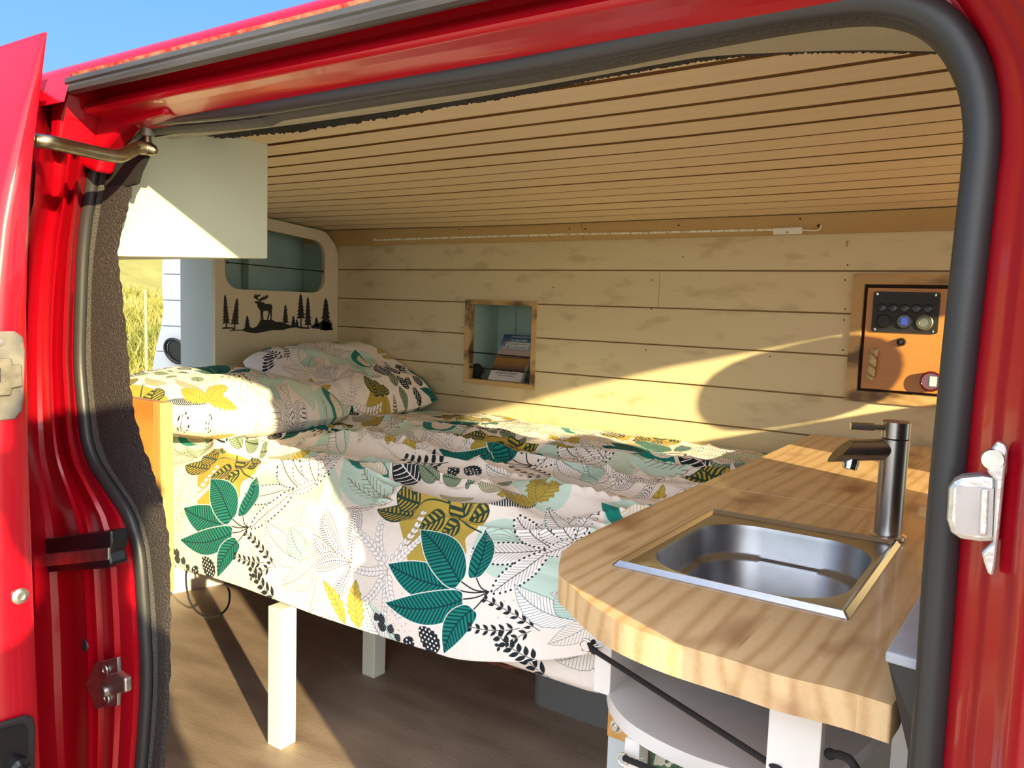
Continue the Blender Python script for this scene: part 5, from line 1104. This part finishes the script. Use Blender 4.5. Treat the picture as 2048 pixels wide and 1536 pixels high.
hgt = R3.uniform(.10, .34, n)*(1+.5*(vnoise(bx_*1.2, by_*1.2, 8)-.5)*2); ang = R3.uniform(0, math.pi, n); ln_ = R3.normal(0, .10, (n, 2)); wd = R3.uniform(.004, .010, n)*(1+(-bx_)/14)
gz = hill(bx_, by_); ca, sa = np.cos(ang), np.sin(ang)
V = np.empty((n, 5, 3), np.float32)
V[:, 0] = np.stack([bx_-ca*wd, by_-sa*wd, gz-.01], 1); V[:, 1] = np.stack([bx_+ca*wd, by_+sa*wd, gz-.01], 1)
V[:, 2] = np.stack([bx_+ca*wd*.7+ln_[:, 0]*.4, by_+sa*wd*.7+ln_[:, 1]*.4, gz+hgt*.55], 1); V[:, 3] = np.stack([bx_-ca*wd*.7+ln_[:, 0]*.4, by_-sa*wd*.7+ln_[:, 1]*.4, gz+hgt*.55], 1)
V[:, 4] = np.stack([bx_+ln_[:, 0]*1.2, by_+ln_[:, 1]*1.2, gz+hgt], 1)
me = bpy.data.meshes.new('meadow_grass'); k = np.arange(n)[:, None]*5
fc = []
for i in range(n): o = i*5; fc.append((o, o+1, o+2, o+3)); fc.append((o+3, o+2, o+4))
me.from_pydata(V.reshape(-1, 3).tolist(), [], fc)
m, nt, b_ = _nt('grass_blades'); b_.inputs['Roughness'].default_value = .6
tc = node(nt, 'ShaderNodeTexCoord'); nz = node(nt, 'ShaderNodeTexNoise'); nz.inputs['Scale'].default_value = 1.3; nz.inputs['Detail'].default_value = 7; nt.links.new(tc.outputs['Object'], nz.inputs['Vector'])
cr = node(nt, 'ShaderNodeValToRGB'); e = cr.color_ramp.elements; e[0].position = .36; e[0].color = (.13, .15, .025, 1); e[1].position = .64; e[1].color = (.40, .31, .10, 1); q = e.new(.5); q.color = (.27, .25, .05, 1)
nt.links.new(nz.outputs['Fac'], cr.inputs['Fac']); nt.links.new(cr.outputs['Color'], b_.inputs['Base Color'])
me.materials.append(m); go = bpy.data.objects.new('meadow_grass', me); COL.objects.link(go); tag(go, 'tall yellow-green meadow grass on the slope behind the van', 'grass', kind='stuff')
x, y, z = at(291, 640, X=-7.5); zb_ = float(hill(np.array(x), np.array(y)))
tag(MB().tube([(x, y, zb_-.05), (x+.01, y, zb_+.4), (x, y, z+.30)], .013, 8).build('fence_stake', mat('stake_wood', (.38, .30, .17), .8)), 'thin pale wooden stake standing in the meadow grass', 'stake')
# ------------------------------------------------------------------ the person added unseen just right of the camera to cast the rear jamb shadow
def skinned(name, joints, edges, m_, parent, sub=2):
    me = bpy.data.meshes.new(name); me.from_pydata([j[:3] for j in joints], edges, []); me.materials.append(MATS[m_])
    o = bpy.data.objects.new(name, me); COL.objects.link(o)
    o.modifiers.new('skin', 'SKIN'); me.skin_vertices or bpy.context.view_layer.objects
    sv = me.skin_vertices[0].data if len(me.skin_vertices) else None
    if sv is None:
        bpy.context.view_layer.objects.active = o; bpy.ops.object.modifier_remove(modifier='skin'); bpy.ops.object.modifier_add(type='SKIN'); sv = me.skin_vertices[0].data
    for v, j in zip(sv, joints): v.radius = (j[3], j[4] if len(j) > 4 else j[3])
    sv[0].use_root = True
    ss = o.modifiers.new('sub', 'SUBSURF'); ss.levels = ss.render_levels = sub
    for p in me.polygons: p.use_smooth = True
    o.modifiers['Skin' if 'Skin' in o.modifiers else 'skin'].use_smooth_shade = True
    o.parent = parent; return o
mat('skin', (.55, .33, .24), .55); mat('shirt_blue', (.10, .16, .26), .9); mat('denim', (.05, .07, .12), .9); mat('straw', (.62, .50, .28), .9, col2=(.5, .38, .18), scale=120); mat('hair_brown', (.07, .04, .025), .7)
pt_ = thing('shadow_person', (.42, -.145, -.545), 'person in straw hat, blue shirt and jeans, added unseen to shade the rear jamb', 'shadow_person')
pt_.rotation_euler = (0, 0, math.radians(25))
J = [(0, 0, .95, .13, .10), (0, 0, 1.12, .125, .10), (0, 0, 1.32, .15, .11), (0, 0, 1.45, .09, .08), (0, .01, 1.54, .055), (0, .02, 1.62, .078, .095), (0, .02, 1.72, .082, .10), (0, .01, 1.78, .05, .06)]
for sx_ in (-1, 1): J += [(sx_*.16, 0, 1.42, .062), (sx_*.22, 0, 1.16, .045), (sx_*.23, .09, .92, .034), (sx_*.23, .12, .84, .030, .016), (sx_*.23, .15, .76, .022, .012), (sx_*.095, 0, .86, .090), (sx_*.10, .01, .50, .062), (sx_*.10, -.02, .10, .042), (sx_*.11, .06, .035, .042, .03), (sx_*.12, .16, .025, .034, .02)]
E = [(0, 1), (1, 2), (2, 3), (3, 4), (4, 5), (5, 6), (6, 7)]
for k in (8, 18): E += [(3, k), (k, k+1), (k+1, k+2), (k+2, k+3), (k+3, k+4), (0, k+5), (k+5, k+6), (k+6, k+7), (k+7, k+8), (k+8, k+9)]
skinned('body', J, E, 'skin', pt_)
sc2 = lambda j, f: (*j[:3], *[r*f+.006 for r in j[3:]])
T_ = [sc2(J[i], 1.06) for i in (0, 1, 2, 3, 8, 9, 18, 19)]; skinned('shirt', T_, [(0, 1), (1, 2), (2, 3), (3, 4), (4, 5), (3, 6), (6, 7)], 'shirt_blue', pt_)
T_ = [sc2(J[i], 1.08) for i in (0, 13, 14, 15, 23, 24, 25)]; skinned('jeans', T_, [(0, 1), (1, 2), (2, 3), (0, 4), (4, 5), (5, 6)], 'denim', pt_)
MB().lathe([(.19, 1.715), (.185, 1.722), (.10, 1.735), (.098, 1.80), (.085, 1.83), (0, 1.838)], (0, .02, 0), (0, 0, 1), 32).build('straw_hat', 'straw', None).parent = pt_  # brim kept wide so the added figure's shadow spans the jamb
MB().sphere((0, -.01, 1.68), .098, 18, 12, 0, (.9, .95, .95)).build('hair', 'hair_brown', None).parent = pt_
MB().sphere((0, .125, 1.655), .018, 10, 8, 0, (.7, 1, 1.2)).build('nose', 'skin', None).parent = pt_
sun = bpy.data.lights.new('sun', 'SUN'); sun.energy = SUN_E; sun.angle = math.radians(.6); sun.color = (1, .80, .43)
so_ = bpy.data.objects.new('sun', sun); COL.objects.link(so_)
EL = math.radians(14.5); sd_ = Vector((-.9025*math.cos(EL), .4306*math.cos(EL), -math.sin(EL))); so_.rotation_euler = sd_.to_track_quat('-Z', 'Y').to_euler(); so_.location = (4, -2, 3)
wd_ = bpy.data.worlds.new('sky'); SC.world = wd_; wd_.use_nodes = True; nt = wd_.node_tree; bg = nt.nodes['Background']
tc = node(nt, 'ShaderNodeTexCoord'); sx = node(nt, 'ShaderNodeSeparateXYZ'); nt.links.new(tc.outputs['Generated'], sx.inputs[0])
mr = node(nt, 'ShaderNodeMapRange'); mr.inputs['From Min'].default_value = 0; mr.inputs['From Max'].default_value = .55; nt.links.new(sx.outputs['Z'], mr.inputs['Value'])
mx = node(nt, 'ShaderNodeMix', data_type='RGBA'); nt.links.new(mr.outputs[0], mx.inputs[0]); mx.inputs[6].default_value = (.36, .70, 1.0, 1); mx.inputs[7].default_value = (.10, .36, .90, 1)
dt = node(nt, 'ShaderNodeVectorMath', operation='DOT_PRODUCT'); nt.links.new(tc.outputs['Generated'], dt.inputs[0]); dt.inputs[1].default_value = Vector((.74, -.60, .36)).normalized()
m2 = node(nt, 'ShaderNodeMapRange', interpolation_type='SMOOTHSTEP'); m2.inputs['From Min'].default_value = -.05; m2.inputs['From Max'].default_value = .95; nt.links.new(dt.outputs['Value'], m2.inputs['Value'])
sc_ = node(nt, 'ShaderNodeVectorMath', operation='SCALE'); sc_.inputs[0].default_value = SKY_FILL; nt.links.new(m2.outputs[0], sc_.inputs['Scale'])  # extra sky brightness on the sun's side, added to fill the dim interior
ad = node(nt, 'ShaderNodeVectorMath', operation='ADD'); nt.links.new(mx.outputs[2], ad.inputs[0]); nt.links.new(sc_.outputs[0], ad.inputs[1]); nt.links.new(ad.outputs[0], bg.inputs['Color'])
bg.inputs['Strength'].default_value = 1.0
SC.view_settings.view_transform = 'Standard'; SC.view_settings.look = 'None'; SC.view_settings.gamma = 1; SC.view_settings.use_curve_mapping = False; SC.view_settings.exposure = EXPO
SC.cycles.use_denoising = True; SC.cycles.max_bounces = 10; SC.cycles.diffuse_bounces = 6; SC.cycles.glossy_bounces = 5; SC.cycles.sample_clamp_indirect = 8; SC.cycles.caustics_reflective = False
